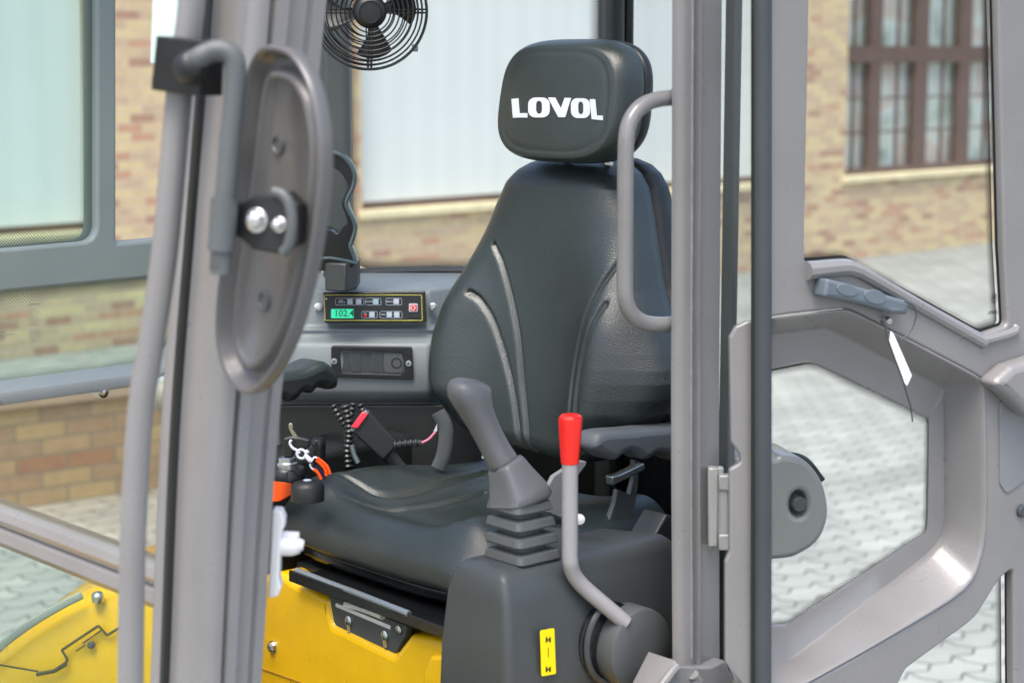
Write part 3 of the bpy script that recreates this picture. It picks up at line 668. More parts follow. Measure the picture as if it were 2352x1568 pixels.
# rounded door catch housing behind the lower glass
PK = Plane(DP.px(1835, 1160, -.06), (.2, -1, 0))
cp_ = [(1680, 1048), (1775, 1052), (1800, 1046), (1850, 1058), (1888, 1104), (1903, 1160), (1899, 1205), (1878, 1245), (1840, 1272), (1800, 1284), (1680, 1292)]
cpu = [PK.pxuv(x, y) for x, y in cp_]
cpu = [tuple(p) for p in catmull([V(p) for p in cpu], 6)]
hl = [(PK.pxuv(1835, 1157)[0] + .0125*math.cos(a), PK.pxuv(1835, 1157)[1] + .019*math.sin(a)) for a in [i*2*math.pi/28 for i in range(28)]]
ch = plate('door_catch', PK, cpu, [hl], -.11, 0, PAINT, EX, bevel=.008)
chi = plate('catch_recess', PK, offset_poly(hl, -.004), [], -.06, -.05, BLACKG, ch, bevel=.001)
pn = MB(); c = PK.px(1836, 1157, 0); pn.tube([c - PK.n*.05, c - PK.n*.012 + PK.ex*.0, c + PK.n*.004], .0105, 16); pn.build('catch_pin', RUBBER, ch, 40, bevel=.002)
cu_ = MB(); pts = [PK.px(x, y, -.10) for x, y in ((1690, 1046), (1775, 1048), (1800, 1042), (1850, 1054), (1890, 1102))]; cu_.tube(catmull(pts, 6), .004, 8); cu_.build('catch_rubber', BLACKG, ch)
# paper tag on a thin wire, hung from the door handle
PT = Plane(DP.px(2060, 760, HR+.035), (.45, -.9, 0))
tg = tag(plate('paper_tag', PT, [PT.pxuv(x, y) for x, y in ((2046, 760), (2052, 766), (2094, 862), (2083, 886), (2075, 876), (2041, 788))], [], -.0006, .0006, PAPER, None, bevel=.0003), 'small white paper tag hanging by a thin wire from the handle of the open door', 'tag')
wr = MB(); wr.tube(catmull([PT.px(x, y, .003) for x, y in ((2032, 715), (2032, 740), (2037, 770), (2044, 792), (2056, 825), (2072, 868), (2083, 905), (2092, 935), (2096, 968))], 8), .0011, 6)
wr.tube(catmull([PT.px(x, y, -.004) for x, y in ((2078, 692), (2098, 702), (2104, 722), (2098, 748), (2085, 768), (2068, 782))], 8), .0011, 6); wr.build('tag_wire', RUBBER, tg)
# ------------------------------------------------------------------ grab handle on the door post
gh = MB(); PG = PL(L0-.03)
gp = [PG.px(x, y) for x, y in ((1556, 224), (1515, 228), (1480, 240), (1455, 264), (1441, 300), (1437, 360), (1436, 500), (1435, 640), (1438, 690), (1452, 722), (1478, 740), (1510, 745), (1556, 744))]
gh.tube(catmull(gp, 10), .0105, 16); gho = gh.build('grab_handle', PAINT, EX, 60)
for q in (gp[0], gp[-1]):
    gw = MB(); gw.lathe(q - Fv*.004, Fv, [(.0155, -.006), (.015, .004), (.0115, .012)], 16); gw.build('handle_weld', PAINT, gho, 60)
# handrail in front of the windscreen
hr = MB(); PHR = Plane(Lv*-1.735 + Fv*-1.02, (0, -1, 0))
PHR = Plane((0, 1.93, 0), (0, -1, 0))
hrp = [PHR.px(x, y) for x, y in ((470, -340), (441, 0), (412, 216), (380, 564), (345, 800), (321, 960), (305, 1250), (300, 1568), (298, 1950))]
hr.tube(catmull(hrp, 10), .0135, 18); hro = hr.build('handrail', PAINT, EX, 60)
# ------------------------------------------------------------------ rear view mirror, its bent arm and clamp
PMi = Plane((-.235, 1.93, 0), (-.80, -.60, 0))
mo = [(640, 103), (690, 118), (727, 170), (750, 240), (762, 330), (760, 430), (748, 530), (728, 640), (700, 745), (665, 830), (625, 885), (590, 905), (556, 882), (530, 830), (519, 760), (524, 660), (538, 560), (552, 460), (566, 360), (576, 260), (590, 170), (611, 120)]
mu_ = [tuple(p) for p in catmull([V(PMi.pxuv(x-12, y)) for x, y in mo], 5, True)]
mcen = V((sum(p[0] for p in mu_)/len(mu_), sum(p[1] for p in mu_)/len(mu_)))
mir = tag(bpy.data.objects.new('mirror', None), None); C.objects.link(mir); mir.location = PMi.at(mcen.x, mcen.y); mir.parent = EX; mir.matrix_parent_inverse = Matrix.Translation(EX.location).inverted()
mm_ = MB(); RR = []
def mring(ins, h):
    # shrink towards the medial line: keep the long oval form
    o = offset_poly(mu_, ins); RR.append([PMi.at(u, v, h) for u, v in o])
def srk(k, kv, h): RR.append([PMi.at(mcen.x+(u-mcen.x)*k, mcen.y+(v-mcen.y)*kv, h) for u, v in mu_])
def sh(k, kv, h):
    # scale across and along the tilted long axis
    tilt = .17; out = []
    for u, v in mu_:
        dv = v-mcen.y; du = u-mcen.x-dv*tilt*.55
        out.append(PMi.at(mcen.x+du*k+dv*kv*tilt*.55, mcen.y+dv*kv, h))
    RR.append(out)
for ins, h in ((.004, -.010), (.0, -.006), (.0, .003), (.001, .0065), (.0030, .008), (.0055, .0065), (.0075, .002), (.0115, -.008), (.0150, -.0115), (.0195, -.012), (.0220, -.0105), (.0255, -.002), (.0280, .0008), (.0310, .0010), (.0335, -.0015), (.0365, -.006)): mring(ins, h)
sh(.12, .55, -.006); sh(.02, .2, -.006)
mm_.rings(RR); mm_.build('mirror_back', simple('mirror_plastic', (.105, .104, .103), .33, 0, .5, .1, .06), mir, 80)
for x, y in ((640, 332), (608, 690)):
    sc = MB(); sc.lathe(PMi.px(x, y, -.006), PMi.n, [(.011, 0), (.011, .0025), (.008, .003), (.007, .001), (.003, .001)], 18); sc.build('mirror_screw', GREYPL, mir)
ar = MB(); PA = Plane((0, 1.87, 0), (0, -1, 0))
ap = [PA.px(x, y) for x, y in ((427, 158), (450, 138), (480, 121), (508, 116), (532, 128), (541, 160), (538, 230), (528, 330), (520, 430), (512, 520), (508, 600), (507, 628))]
ap[0].y += .015
ar.tube(catmull(ap, 8), .0105, 14); ar.build('mirror_arm', GREYPL, mir, 60)
bl_ = MB(); bl_.lathe(PA.px(433, 155) + V((0, .008, 0)), (ap[1]-ap[0]), [(.004, -.018), (.014, -.012), (.0165, 0), (.0145, .010), (.0105, .016)], 18); bl_.build('ball_joint', DARK, mir, 60)
ck = MB(); PC_ = Plane((-.31, 1.905, 0), (-.35, -1, 0)); ck.prism(rounded([PC_.pxuv(x, y) for x, y in ((372, 82), (478, 92), (473, 222), (360, 206))], .002), PC_, -.035, .012); ck.build('clamp_block', BLACKG, mir, bevel=.003)
slv = MB(); slv.tube([PA.px(516, 455), PA.px(508, 575)], .0135, 16); slv.tube([PA.px(510, 545), PA.px(506, 618), PA.px(506, 630)], [.0105, .0105, .007], 16); slv.build('arm_sleeve', GREYPL, mir, 40)
PBk_ = Plane((-.2, 1.862, 0), (-.37, -.93, 0))
bk1 = plate('bracket', PBk_, rounded([PBk_.pxuv(x, y) for x, y in ((505, 460), (560, 466), (590, 448), (660, 440), (690, 470), (688, 560), (640, 582), (585, 572), (556, 545), (505, 545))], .006), [], -.016, .006, DARK, mir, bevel=.003)
st = MB(); pts = [PBk_.px(x, y, .006) for x, y in ((628, 440), (648, 446), (664, 468), (671, 510), (664, 560), (650, 580))]; st.tube(catmull(pts, 6), .0055, 10); st.build('bracket_strap', GREYPL, mir)
for x, y, r in ((590, 506, .0098), (643, 516, .0062)):
    b = MB(); c = PBk_.px(x, y, .006); ax = V((-.35, -1, .05)); b.lathe(c, ax, [(r*1.25, 0), (r*1.25, .0025)], 20); b.lathe(c, ax, [(r*.92, .003), (r*.92, .009), (r*.7, .011), (r*.3, .0115)], 6); b.build('bolt', STEEL, mir, 30, bevel=.0008)
# white striker bracket on the front post
PSr = Plane((0, 2.13, 0), (0, -1, 0))
sk = MB(); sk.prism(rounded([PSr.pxuv(x, y) for x, y in ((628, 1166), (648, 1168), (656, 1186), (655, 1206), (648, 1216), (643, 1325), (648, 1342), (641, 1362), (618, 1368))], .003), PSr, -.012, .012)
sko = sk.build('striker', WHITEM, EX, bevel=.003)
sf = MB(); sf.tube([PSr.px(640, 1252), PSr.px(672, 1254), PSr.px(686, 1252)], [.0115, .0110, .009], 14); sf.tube([PSr.px(684, 1250), PSr.px(697, 1252)], [.008, .006], 12); sf.tube([PSr.px(640, 1238) + V((0, .012, 0)), PSr.px(684, 1240) + V((0, .012, 0))], .007, 10); sf.build('striker_pin', WHITEM, sko, 60)

# ------------------------------------------------------------------ operator seat
LC = -2.28
def lerp_tab(x, tab):
    if x <= tab[0][0]: return tab[0][1]
    for (a, b), (c, d) in zip(tab, tab[1:]):
        if x <= c: t = (x-a)/(c-a); t = t*t*(3-2*t) if False else t; return b + (d-b)*t
    return tab[-1][1]
def segdist(p, poly):
    best = 9; bi = 0; L = len(poly)-1
    for i in range(L):
        ax, ay = poly[i]; bx, by = poly[i+1]; dx, dy = bx-ax, by-ay; q = dx*dx+dy*dy
        t = 0 if q == 0 else max(0, min(1, ((p[0]-ax)*dx+(p[1]-ay)*dy)/q)); ex, ey = ax+t*dx-p[0], ay+t*dy-p[1]; d = ex*ex+ey*ey
        if d < best: best = d; bi = (i+t)/L
    return math.sqrt(best), bi
LEAN = .19; FB0, ZB0 = -2.031, 1.69
def fline(z): return FB0 - (z-ZB0)*LEAN
SB = Plane(M(FB0, LC, ZB0), Fv + Zv*LEAN)
seat_base = MB()
seat_base.mbox(-1.70, -2.10, LC-.20, LC+.20, 1.385, 1.40)
seat = seat_base.build('operator_seat', DARK, EX, bevel=.004)
LBO = -.032
wt = [(1.552, .10), (1.562, .135), (1.587, .178), (1.628, .226), (1.652, .252), (1.675, .266), (1.70, .273), (1.72, .270), (1.745, .258), (1.787, .233), (1.835, .203), (1.897, .177), (1.945, .158), (1.987, .138), (2.008, .118), (2.021, .095), (2.030, .06)]
GB = [[(1115, 558), (1122, 575), (1134, 605), (1150, 680), (1165, 780), (1173, 880), (1181, 960), (1188, 1050)], [(1074, 668), (1084, 676), (1096, 692), (1115, 740), (1135, 820), (1151, 900), (1162, 985), (1167, 1050)],
      [(1402, 585), (1394, 605), (1376, 650), (1350, 722), (1327, 800), (1313, 880), (1308, 970), (1308, 1040)], [(1392, 690), (1378, 730), (1357, 800), (1343, 870), (1335, 960), (1333, 1040)]]
def sbxz(x, y):
    p = SB.px(x, y, .012); return (p.dot(Lv)-LC, p.z)
GBl = [[tuple(q) for q in catmull([V(sbxz(*p)) for p in g], 5)] for g in GB]
NU, NV = 230, 270
z0, z1 = 1.553, 2.030
b = MB(); vs = []; idx = {}
def smooth01(t): t = max(0, min(1, t)); return t*t*(3-2*t)
for j in range(NV+1):
    v = j/NV; s = .5-.5*math.cos(math.pi*v); s = .35*s+.65*v; z = z0+(z1-z0)*s; hw = lerp_tab(z, wt)*1.03
    for i in range(NU+1):
        u = -1+2*i/NU; u = math.sin(u*math.pi/2)*.4+u*.6; x = u*hw
        ex = (1-abs(u)**5)**.5 if abs(u) < 1 else 0
        dz = min((z1-z)/.05, 1); ev = math.sqrt(max(0, 1-(1-dz)**2)); dz2 = min((z-z0)/.04, 1); ev2 = math.sqrt(max(0, 1-(1-dz2)**2))
        e = ex*ev*ev2
        low = smooth01((1.93-z)/.16)*smooth01((z-1.56)/.09)
        bol = .040*math.exp(-((abs(x)-.190)/.062)**2)*low
        dish_ = -.012*math.exp(-(x/.11)**2)*smooth01((1.98-z)/.2)
        x += LBO; t = -.056 + .056*e + (bol + dish_)*ex
        for gi, g in enumerate(GBl):
            if abs(x - g[len(g)//2][0]) < .14:
                d, fr = segdist((x, z), g); end = smooth01(fr/.05)
                k = .0085*(.2+.8*end); t -= k*math.exp(-(d/.0040)**2)*ex
        vs.append(M(fline(z)+t, LC+x, z))
n = NU+1
fs = [(j*n+i, j*n+i+1, (j+1)*n+i+1, (j+1)*n+i) for j in range(NV) for i in range(NU)]
b.add(vs, fs)
# sides: boundary loop swept back to the shell with a seam
loop = [i for i in range(n)] + [j*n+NU for j in range(1, NV+1)] + [NV*n+i for i in range(NU-1, -1, -1)] + [j*n for j in range(NV-1, 0, -1)]
cen = M(fline(1.78), LC, 1.78)
prev = loop; base = len(b.v)
for back, grow, mi in ((.012, 1.006, 0), (.030, 1.008, 0), (.033, .985, 1), (.036, .985, 1), (.039, 1.012, 1), (.075, 1.0, 1), (.09, .93, 1), (.10, .6, 1)):
    cur = []
    for k in loop:
        p = b.v[k]; x = p.dot(Lv)-LC; q = M(p.dot(Fv)-back, LC+LBO+(x-LBO)*grow, 1.78+(p.z-1.78)*(1+(grow-1)*.8)); cur.append(len(b.v)); b.v.append(q)
    for a in range(len(loop)):
        c = (a+1) % len(loop); b.f.append([prev[a], prev[c], cur[c], cur[a]]); b.m.append(mi)
    prev = cur
b.f.append(prev); b.m.append(1)
b.build('backrest', [LEATH, DARK], seat, 70)
# headrest
HF, HZ = -2.062, 2.1235; HA, HB = .150, .0975
def houtline(k, n=96):
    out = []
    for i in range(n):
        a = 2*math.pi*i/n; c, s = math.cos(a), math.sin(a); e = 2/3.6
        x = HA*math.copysign(abs(c)**e, c); z = HB*math.copysign(abs(s)**e, s)
        x *= 1 - .045*(z/HB) * (1 if z > 0 else .6) - .05*max(0, -z/HB)**2; out.append((x*k, z*k))
    return out
def hT(s): return lerp_tab(s, [(0, .0385), (.5, .0375), (.74, .0355), (.80, .0335), (.84, .034), (.90, .0325), (.94, .026), (.97, .018), (.99, .008), (1.0, -.004)])
def hpt(x, z, t): return M(HF - .0385 + t - z*.14 - .10*x*x/.02*.05, LC+x, HZ+z)
h = MB(); RR = []; mis = []
for s in [.02, .15, .3, .45, .6, .7, .75, .78, .8, .82, .84, .86, .88, .9, .92, .94, .955, .97, .98, .99, 1.0]:
    k = s; RR.append([hpt(x, z, hT(s)) for x, z in houtline(k)])
nfront = len(RR)
h.rings(RR, 0, True, False)
R2 = [RR[-1]] + [[hpt(x, z, t) for x, z in houtline(k)] for k, t in ((1.002, -.011), (.995, -.016), (.965, -.018))]
h.rings(R2, 0, False, False)
R3 = [[hpt(x, z, t) for x, z in houtline(k)] for k, t in ((.965, -.019), (.985, -.020), (1.0, -.024), (.99, -.033), (.96, -.040), (.9, -.044), (.5, -.047), (.05, -.048))]
h.rings(R3, 1, False, True)
# stitched-on lettering conformed to the front of the headrest
LX = lambda zx, zy: (1110.2+zx/5.952, 94.1+zy/5.952)
def rrect(x0, y0, x1, y1, r, ry=None, n=7, sk=0):
    ry = ry or r; o = []
    for cx, cy, a0 in ((x1-r, y0+ry, -90), (x1-r, y1-ry, 0), (x0+r, y1-ry, 90), (x0+r, y0+ry, 180)):
        for k in range(n+1): a = math.radians(a0+90*k/n); px_, py_ = cx+r*math.cos(a), cy+ry*math.sin(a); o.append((px_, py_+sk*(px_-x0)))
    return o
letters = [([(360, 795), (468, 785), (487, 990), (600, 988), (600, 1048), (385, 1052)], []),
  (rrect(610, 775, 912, 1048, 105, 95), [rrect(722, 822, 806, 998, 40, 55)]),
  ([(888, 775), (985, 775), (1062, 925), (1112, 780), (1200, 782), (1120, 1045), (1028, 1045)], []),
  (rrect(1196, 783, 1440, 1055, 85, 90, sk=.02), [rrect(1290, 832, 1357, 1005, 32, 50, sk=.02)]),
  ([(1437, 798), (1505, 800), (1522, 1020), (1590, 1025), (1590, 1088), (1458, 1072)], [])]
HPl = Plane(M(HF, LC, HZ), Fv + Zv*.14)
for o_, hs_ in letters:
    cv = lambda P: [HPl.pxuv(*LX(*q)) for q in P]
    me = plate('x', HPl, cv(o_), [cv(q) for q in hs_], -.0004, .0004, None, raw=True, bevel=.0001)
    bm = bmesh.new(); bm.from_mesh(me); bmesh.ops.subdivide_edges(bm, edges=[e for e in bm.edges if e.calc_length() > .006], cuts=3, use_grid_fill=True); bmesh.ops.triangulate(bm, faces=bm.faces)
    vv = []
    for q in bm.verts:
        x = q.co.dot(Lv)-LC; z = q.co.z-HZ; off = (q.co-HPl.p0).dot(HPl.n)
        s = ((abs(x)/HA)**3.6 + (abs(z)/HB)**3.6)**(1/3.6)
        vv.append(hpt(x, z, hT(s)+.0008+off))
    h.add(vv, [[v.index for v in f.verts] for f in bm.faces], 2); bm.free(); bpy.data.meshes.remove(me)
h.build('headrest', [LEATH, DARK, WHITEP], seat, 60, recalc=True)
hpst = MB()
for s in (-1, 1): hpst.tube([M(fline(1.95)-.07, LC+s*.05, 1.95), M(HF-.07, LC+s*.05, HZ)], .008, 10)
hpst.build('headrest_post', STEEL, seat)
# cushion
ZC = 1.492
def onc(x, y):
    p = onZ(x, y, ZC+.01); return (p.dot(Fv), p.dot(Lv)-LC)
GC = [[(690, 1126), (731, 1123), (803, 1134), (875, 1140), (947, 1131), (1019, 1112), (1115, 1090)], [(676, 1161), (707, 1154), (803, 1158), (899, 1155), (971, 1148), (1043, 1134), (1115, 1116)],
      [(950, 1257), (970, 1246), (995, 1236), (1043, 1221), (1110, 1207), (1180, 1188)], [(1020, 1262), (1043, 1249), (1075, 1232), (1110, 1218), (1180, 1202)]]
GCl = [[tuple(q) for q in catmull([V(onc(*p)) for p in g], 5)] for g in GC]
NA, NB = 130, 170; f0, f1 = -1.682, -2.10
b = MB(); vs = []
for j in range(NA+1):
    a = j/NA; aa = .5*(a+ (1-math.cos(a*math.pi/2))); f = f0+(f1-f0)*aa
    fa = max(0, 1-aa/.22); hw = .272*(1-.16*fa**3)*(1-.10*smooth01((aa-.5)/.5))
    for i in range(NB+1):
        u = -1+2*i/NB; u = math.sin(u*math.pi/2)*.45+u*.55; x = u*hw
        ef = math.sqrt(max(0, 1-max(0, 1-aa/.13)**2.2)); eb = (1-abs(u)**5)**.5 if abs(u) < 1 else 0
        z = ZC - .040 + .040*ef*eb + aa*.006*eb + .050*math.exp(-((abs(x)-.205)/.075)**2)*smooth01((aa+.06)/.28)*(1-.45*smooth01((aa-.35)/.5))*eb
        z += .010*math.exp(-((aa-.12)/.06)**2)*eb - .006*math.exp(-((aa-.27)/.06)**2)*math.exp(-(x/.14)**2)*eb - .008*math.exp(-(x/.12)**2)*smooth01((aa-.15)/.3)*eb
        pass
        for g in GCl:
            d, fr = segdist((f, x), g)
            if d < .05 and aa > .08:
                end = smooth01(fr/.06); z -= (.0055*(.3+.7*end)*math.exp(-(d/.0042)**2) - .0010*math.exp(-((d-.013)/.007)**2))*eb*smooth01((aa-.10)/.10)
        vs.append(M(f, LC+x, z))
n = NB+1
b.add(vs, [(j*n+i, j*n+i+1, (j+1)*n+i+1, (j+1)*n+i) for j in range(NA) for i in range(NB)])
loop = [i for i in range(n)] + [j*n+NB for j in range(1, NA+1)] + [NA*n+i for i in range(NB-1, -1, -1)] + [j*n for j in range(NA-1, 0, -1)]
prev = loop; fm = (f0+f1)/2
for dn, k in ((.008, 1.004), (.016, .998), (.020, .97), (.021, .93)):
    cur = []
    for q in loop:
        p = b.v[q]; f = p.dot(Fv); x = p.dot(Lv)-LC; cur.append(len(b.v)); b.v.append(M(fm+(f-fm)*k, LC+x*k, p.z-dn))
    for a in range(len(loop)):
        c = (a+1) % len(loop); b.f.append([prev[a], prev[c], cur[c], cur[a]]); b.m.append(0)
    prev = cur
b.f.append(prev); b.m.append(0)
b.build('seat_cushion', LEATH, seat, 70)
# pressed steel pan and slide under the cushion
pn = MB(); R = []
for dz, k in ((0, .985), (-.004, 1.0), (-.010, .995), (-.016, .97)):
    r = []
    for t in range(41):
        x = -.235 + .47*t/40; r.append(M(f0-.014+ -.03*(abs(x)/.225)**4 + .012*(k-1)*20*.0, LC+x*k, ZC-.060+dz))
    R.append(r)
pn.rings(R, 0, False, False, False)
pno = pn.build('seat_pan', BLACKG, seat); pno.modifiers.new('s', 'SOLIDIFY').thickness = -.006
PTr = PF(-1.635)
plate('slide_tray', PTr, rounded([PTr.pxuv(x, y) for x, y in ((663, 1308), (1022, 1441), (1020, 1467), (663, 1334))], .002), [], -.004, 0, BLACKG, seat, bevel=.0012)
tr_ = MB(); zt0 = PTr.px(850, 1440).z
a, b_2 = PTr.px(666, 1332), PTr.px(1030, 1468)
tr_.rings([[p + Fv*k for k, z in ((-.004, 0), (-.30, 0))] + [p + Fv*(-.30) + Zv*.006, p - Fv*.004 + Zv*.006] for p in (a, b_2)]); tr_.build('tray_floor', BLACKG, seat)
tb_ = MB(); tb_.tube([PTr.px(681, 1309, -.006), PTr.px(790, 1351, -.006), PTr.px(802, 1355, -.003), PTr.px(940, 1409, -.003)], .0048, 10); tb_.build('slide_bar', simple('satin_grey_bar', (.3, .33, .35), .3, .6), seat)
for k in (.22, .75):
    rl = MB(); c = a.lerp(b_2, k); rl.rings([[c + Fv*f + Lv*x + Zv*z for x, z in ((-.014, 0.004), (.014, .004), (.014, .022), (-.014, .022))] for f in (-.09, -.30)]); rl.build('seat_rail', BLACKG, seat, bevel=.002)

# side armrests
def armrest(px_top, d, depth, nm, parent, mat=LEATH, wth=.05):
    pl = Plane((0, d, 0), (0, -1, 0)); return pl
# operator's right armrest (left in the picture)
PAr = PL(-2.60)
sideprof = [(600, 862), (640, 858), (700, 850), (745, 832), (768, 842), (782, 866), (780, 890), (762, 897), (748, 890), (735, 892), (722, 905), (702, 903), (688, 918), (668, 925), (650, 918), (600, 930)]
pr = [tuple(q) for q in catmull([V(PAr.pxuv(x, y)) for x, y in sideprof], 4, True)]
plate('armrest', PAr, pr, [], -.075, .0, LEATH, seat, bevel=.014, smooth=60)
# operator's left armrest behind the red knob
PAl = PL(-2.035)
sideprof = [(1336, 1028), (1345, 1005), (1366, 996), (1420, 992), (1480, 986), (1560, 980), (1600, 985), (1600, 1040), (1560, 1046), (1532, 1060), (1515, 1056), (1505, 1047), (1490, 1044), (1478, 1046), (1462, 1057), (1448, 1056), (1435, 1044), (1420, 1040), (1405, 1045), (1388, 1058), (1372, 1056), (1352, 1044)]
pr = [tuple(q) for q in catmull([V(PAl.pxuv(x, y)) for x, y in [(a+32, b+ (0 if b > 1015 else -4)) for a, b in sideprof]], 4, True)]
plate('armrest', PAl, pr, [], -.05, .0, simple('armrest_foam', (.115, .125, .132), .5, 0, .5, 0, .1, 400, .0003), seat, bevel=.012, smooth=60)
# armrest lever, curved bracket, bracket plate
PLv = PL(-2.03)
lv = MB(); lv.prism([PLv.pxuv(x, y) for x, y in ((1402, 1094), (1418, 1090), (1476, 1062), (1480, 1076), (1422, 1106), (1405, 1114))], PLv, -.012, .004); lv.build('recline_lever', simple('chrome_lever', (.25, .28, .28), .2, .8), seat, bevel=.002)
cbk = plate('curved_bracket', PLv, rounded([PLv.pxuv(x, y) for x, y in ((1478, 1060), (1490, 1062), (1488, 1120), (1480, 1170), (1464, 1205), (1440, 1240), (1420, 1250), (1404, 1236), (1420, 1200), (1434, 1160), (1440, 1128), (1468, 1140), (1476, 1110))], .003), [], -.03, -.02, PAINT_D, seat, bevel=.002)
abp = plate('arm_bracket', PLv, rounded([PLv.pxuv(x, y) for x, y in ((1272, 1180), (1272, 1120), (1284, 1096), (1340, 1060), (1366, 1062), (1330, 1110), (1318, 1130), (1318, 1200))], .005), [], -.02, -.012, simple('bracket_grey', (.25, .255, .25), .4), seat, bevel=.002)

# ------------------------------------------------------------------ yellow seat pedestal with its grey bracket
PP = PF(-1.655)
def P_(pts, h=0): return [PP.pxuv(*p[:2], h) + ((p[2],) if len(p) > 2 else ()) for p in pts]
zped = PP.px(640, 1316).z
ped_poly = rounded(P_([(560, 1330, .01), (640, 1312, .03), (680, 1340, .02), (752, 1376, .006), (762, 1434, .01), (905, 1502, .008), (938, 1458, .01), (985, 1462, .015), (1040, 1476, .01), (1040, 2000, 0), (560, 2000, 0)]), .01)
ped = plate('seat_pedestal', PP, ped_poly, [], -.32, 0, YEL, EX, bevel=.012, smooth=50)
pb = MB(); pb.mbox(-1.69, -2.12, -2.50, -1.90, 1.09, 1.355); pb.build('pedestal_body', YEL, ped, bevel=.015)
# pressed seam lines and a bolt on the pedestal front
sm_ = MB()
sm_.tube([PP.px(x, y, .0005) for x, y in ((560, 1520), (640, 1548), (690, 1566), (790, 1620))], .0014, 6); sm_.tube([PP.px(x, y, .0005) for x, y in ((668, 1560), (672, 1750))], .0014, 6)
sm_.build('panel_seam', simple('seam_shadow_gap', (.35, .18, .004), .6), ped)
b = MB(); c = PP.px(628, 1484); b.lathe(c, Fv, [(.010, 0), (.010, .002)], 16); b.lathe(c, Fv, [(.0075, .002), (.0075, .007), (.005, .009)], 6); b.build('bolt', STEEL, ped, 30)
# grey bracket plate in the notch
BR = PF(-1.665)
bp_ = rounded([BR.pxuv(x, y) for x, y in ((758, 1366), (940, 1436), (936, 1456), (906, 1510), (765, 1446))], .003)
gb = plate('slide_bracket', BR, bp_, [], -.01, .004, simple('bracket_paint', (.09, .095, .095), .4, .3), seat, bevel=.0015)
for x, y in ((803, 1424), (886, 1458)):
    c = BR.px(x, y, .004); b = MB(); b.lathe(c, Fv, [(.0078, 0), (.0078, .003), (.0055, .005), (.002, .0055)], 16); b.tube([c - Zv*.006 + Fv*.002, c - Zv*.018 + Fv*.001], .003, 8); b.build('bracket_bolt', STEEL, gb, 40)
b = MB(); b.lathe(BR.px(918, 1445, .004), Fv, [(.0068, 0), (.0068, .003), (.004, .0045)], 14); b.build('bracket_bolt', STEEL, gb)
b = MB(); b.tube([BR.px(x, y, .008) for x, y in ((795, 1388), (820, 1392), (850, 1402), (880, 1414))], .0058, 10); b.tube([BR.px(x, y, .002) for x, y in ((775, 1388), (900, 1440))], .004, 8); b.build('release_rod', WHITEM, gb)
# raised boss of the pedestal right of the bracket
b = MB(); b.prism(rounded([PP.pxuv(x, y) for x, y in ((985, 1545), (1003, 1500), (1036, 1500), (1036, 1700), (985, 1700))], .01), PP, -.02, .012); b.build('pedestal_boss', YEL, ped, bevel=.008, seg=3)
# ------------------------------------------------------------------ left hand console, bellows, joystick
CF, CL = -1.605, -1.858
cons = MB(); poly = [(CF, CL), (CF, CL-.135), (CF-.30, CL-.135), (CF-.34, CL)]
def cring(z, g, fo=0, lo=0): return [M(f + (g if i in (0, 1) else -g)*.6 + fo, l + (g if i in (0, 3) else -g) + lo, z) for i, (f, l) in enumerate(poly)]
cons.rings([cring(1.09, .0), cring(1.30, .008), cring(1.40, .004), cring(1.475, -.004), cring(1.512, -.014), cring(1.522, -.03)])
con = cons.build('control_console', CONS, EX, bevel=.016, seg=4, smooth=70)
# large rounded housing behind the console
PCn = PL(CL-.02)
c = PCn.px(1385, 1462)
hs = MB(); hs.lathe(c - Lv*.15, Lv, [(.128, 0), (.131, .03), (.131, .11), (.128, .135), (.118, .152), (.10, .160), (.04, .164), (.001, .164)], 48); hs.build('console_housing', CONS, con, 60)
# lever pivot: round cap with a dark slot
PHb = PL(CL+.035)
c = PHb.px(1470, 1490); 
hbm = MB(); hbm.lathe(c - Lv*.05, Lv, [(.058, 0), (.058, .045), (.0565, .053), (.054, .0545), (.02, .055), (.001, .055)], 40); piv = hbm.build('lever_pivot', GREYPL, con, 45)
slot = MB(); slot.lathe(PHb.px(1432, 1482) - Lv*.04, Lv, [(.055, 0), (.055, .012), (.052, .014)], 30); slot.build('pivot_recess', BLACKG, con)
ring = MB(); a = []; 
for k in range(25):
    t = math.pi*(.12+.95*k/24); a.append(PHb.px(1432, 1482) - Lv*.022 + PHb.ex*(-.056*math.sin(t)+.008) + PHb.ey*(.060*math.cos(t)))
ring.tube(a, .0045, 8); ring.build('recess_rim', CONS, con)
# yellow lock decal with black padlock marks
PDc = PL(CL+.0095)
dz = [PDc.pxuv(x, y) for x, y in ((1240, 1447), (1272, 1441), (1276, 1546), (1243, 1552))]
dec = plate('warning_decal', PDc, rounded(dz, .003), [], .0, .0012, YDEC, con, bevel=.0003)
mk = MB()
def mrect(x0, y0, x1, y1): mk.prism([PDc.pxuv(x, y) for x, y in ((x0, y1), (x1, y1-1), (x1, y0-1), (x0, y0))], PDc, .0011, .0016)
for y in (1462, 1530):
    mrect(1252, y, 1255.5, y+12); mrect(1260, y, 1263.5, y+12); mrect(1252, y+4.5, 1263.5, y+8)
mrect(1257.3, 1486, 1258.3, 1509)
mk.build('decal_print', PRINT, dec)
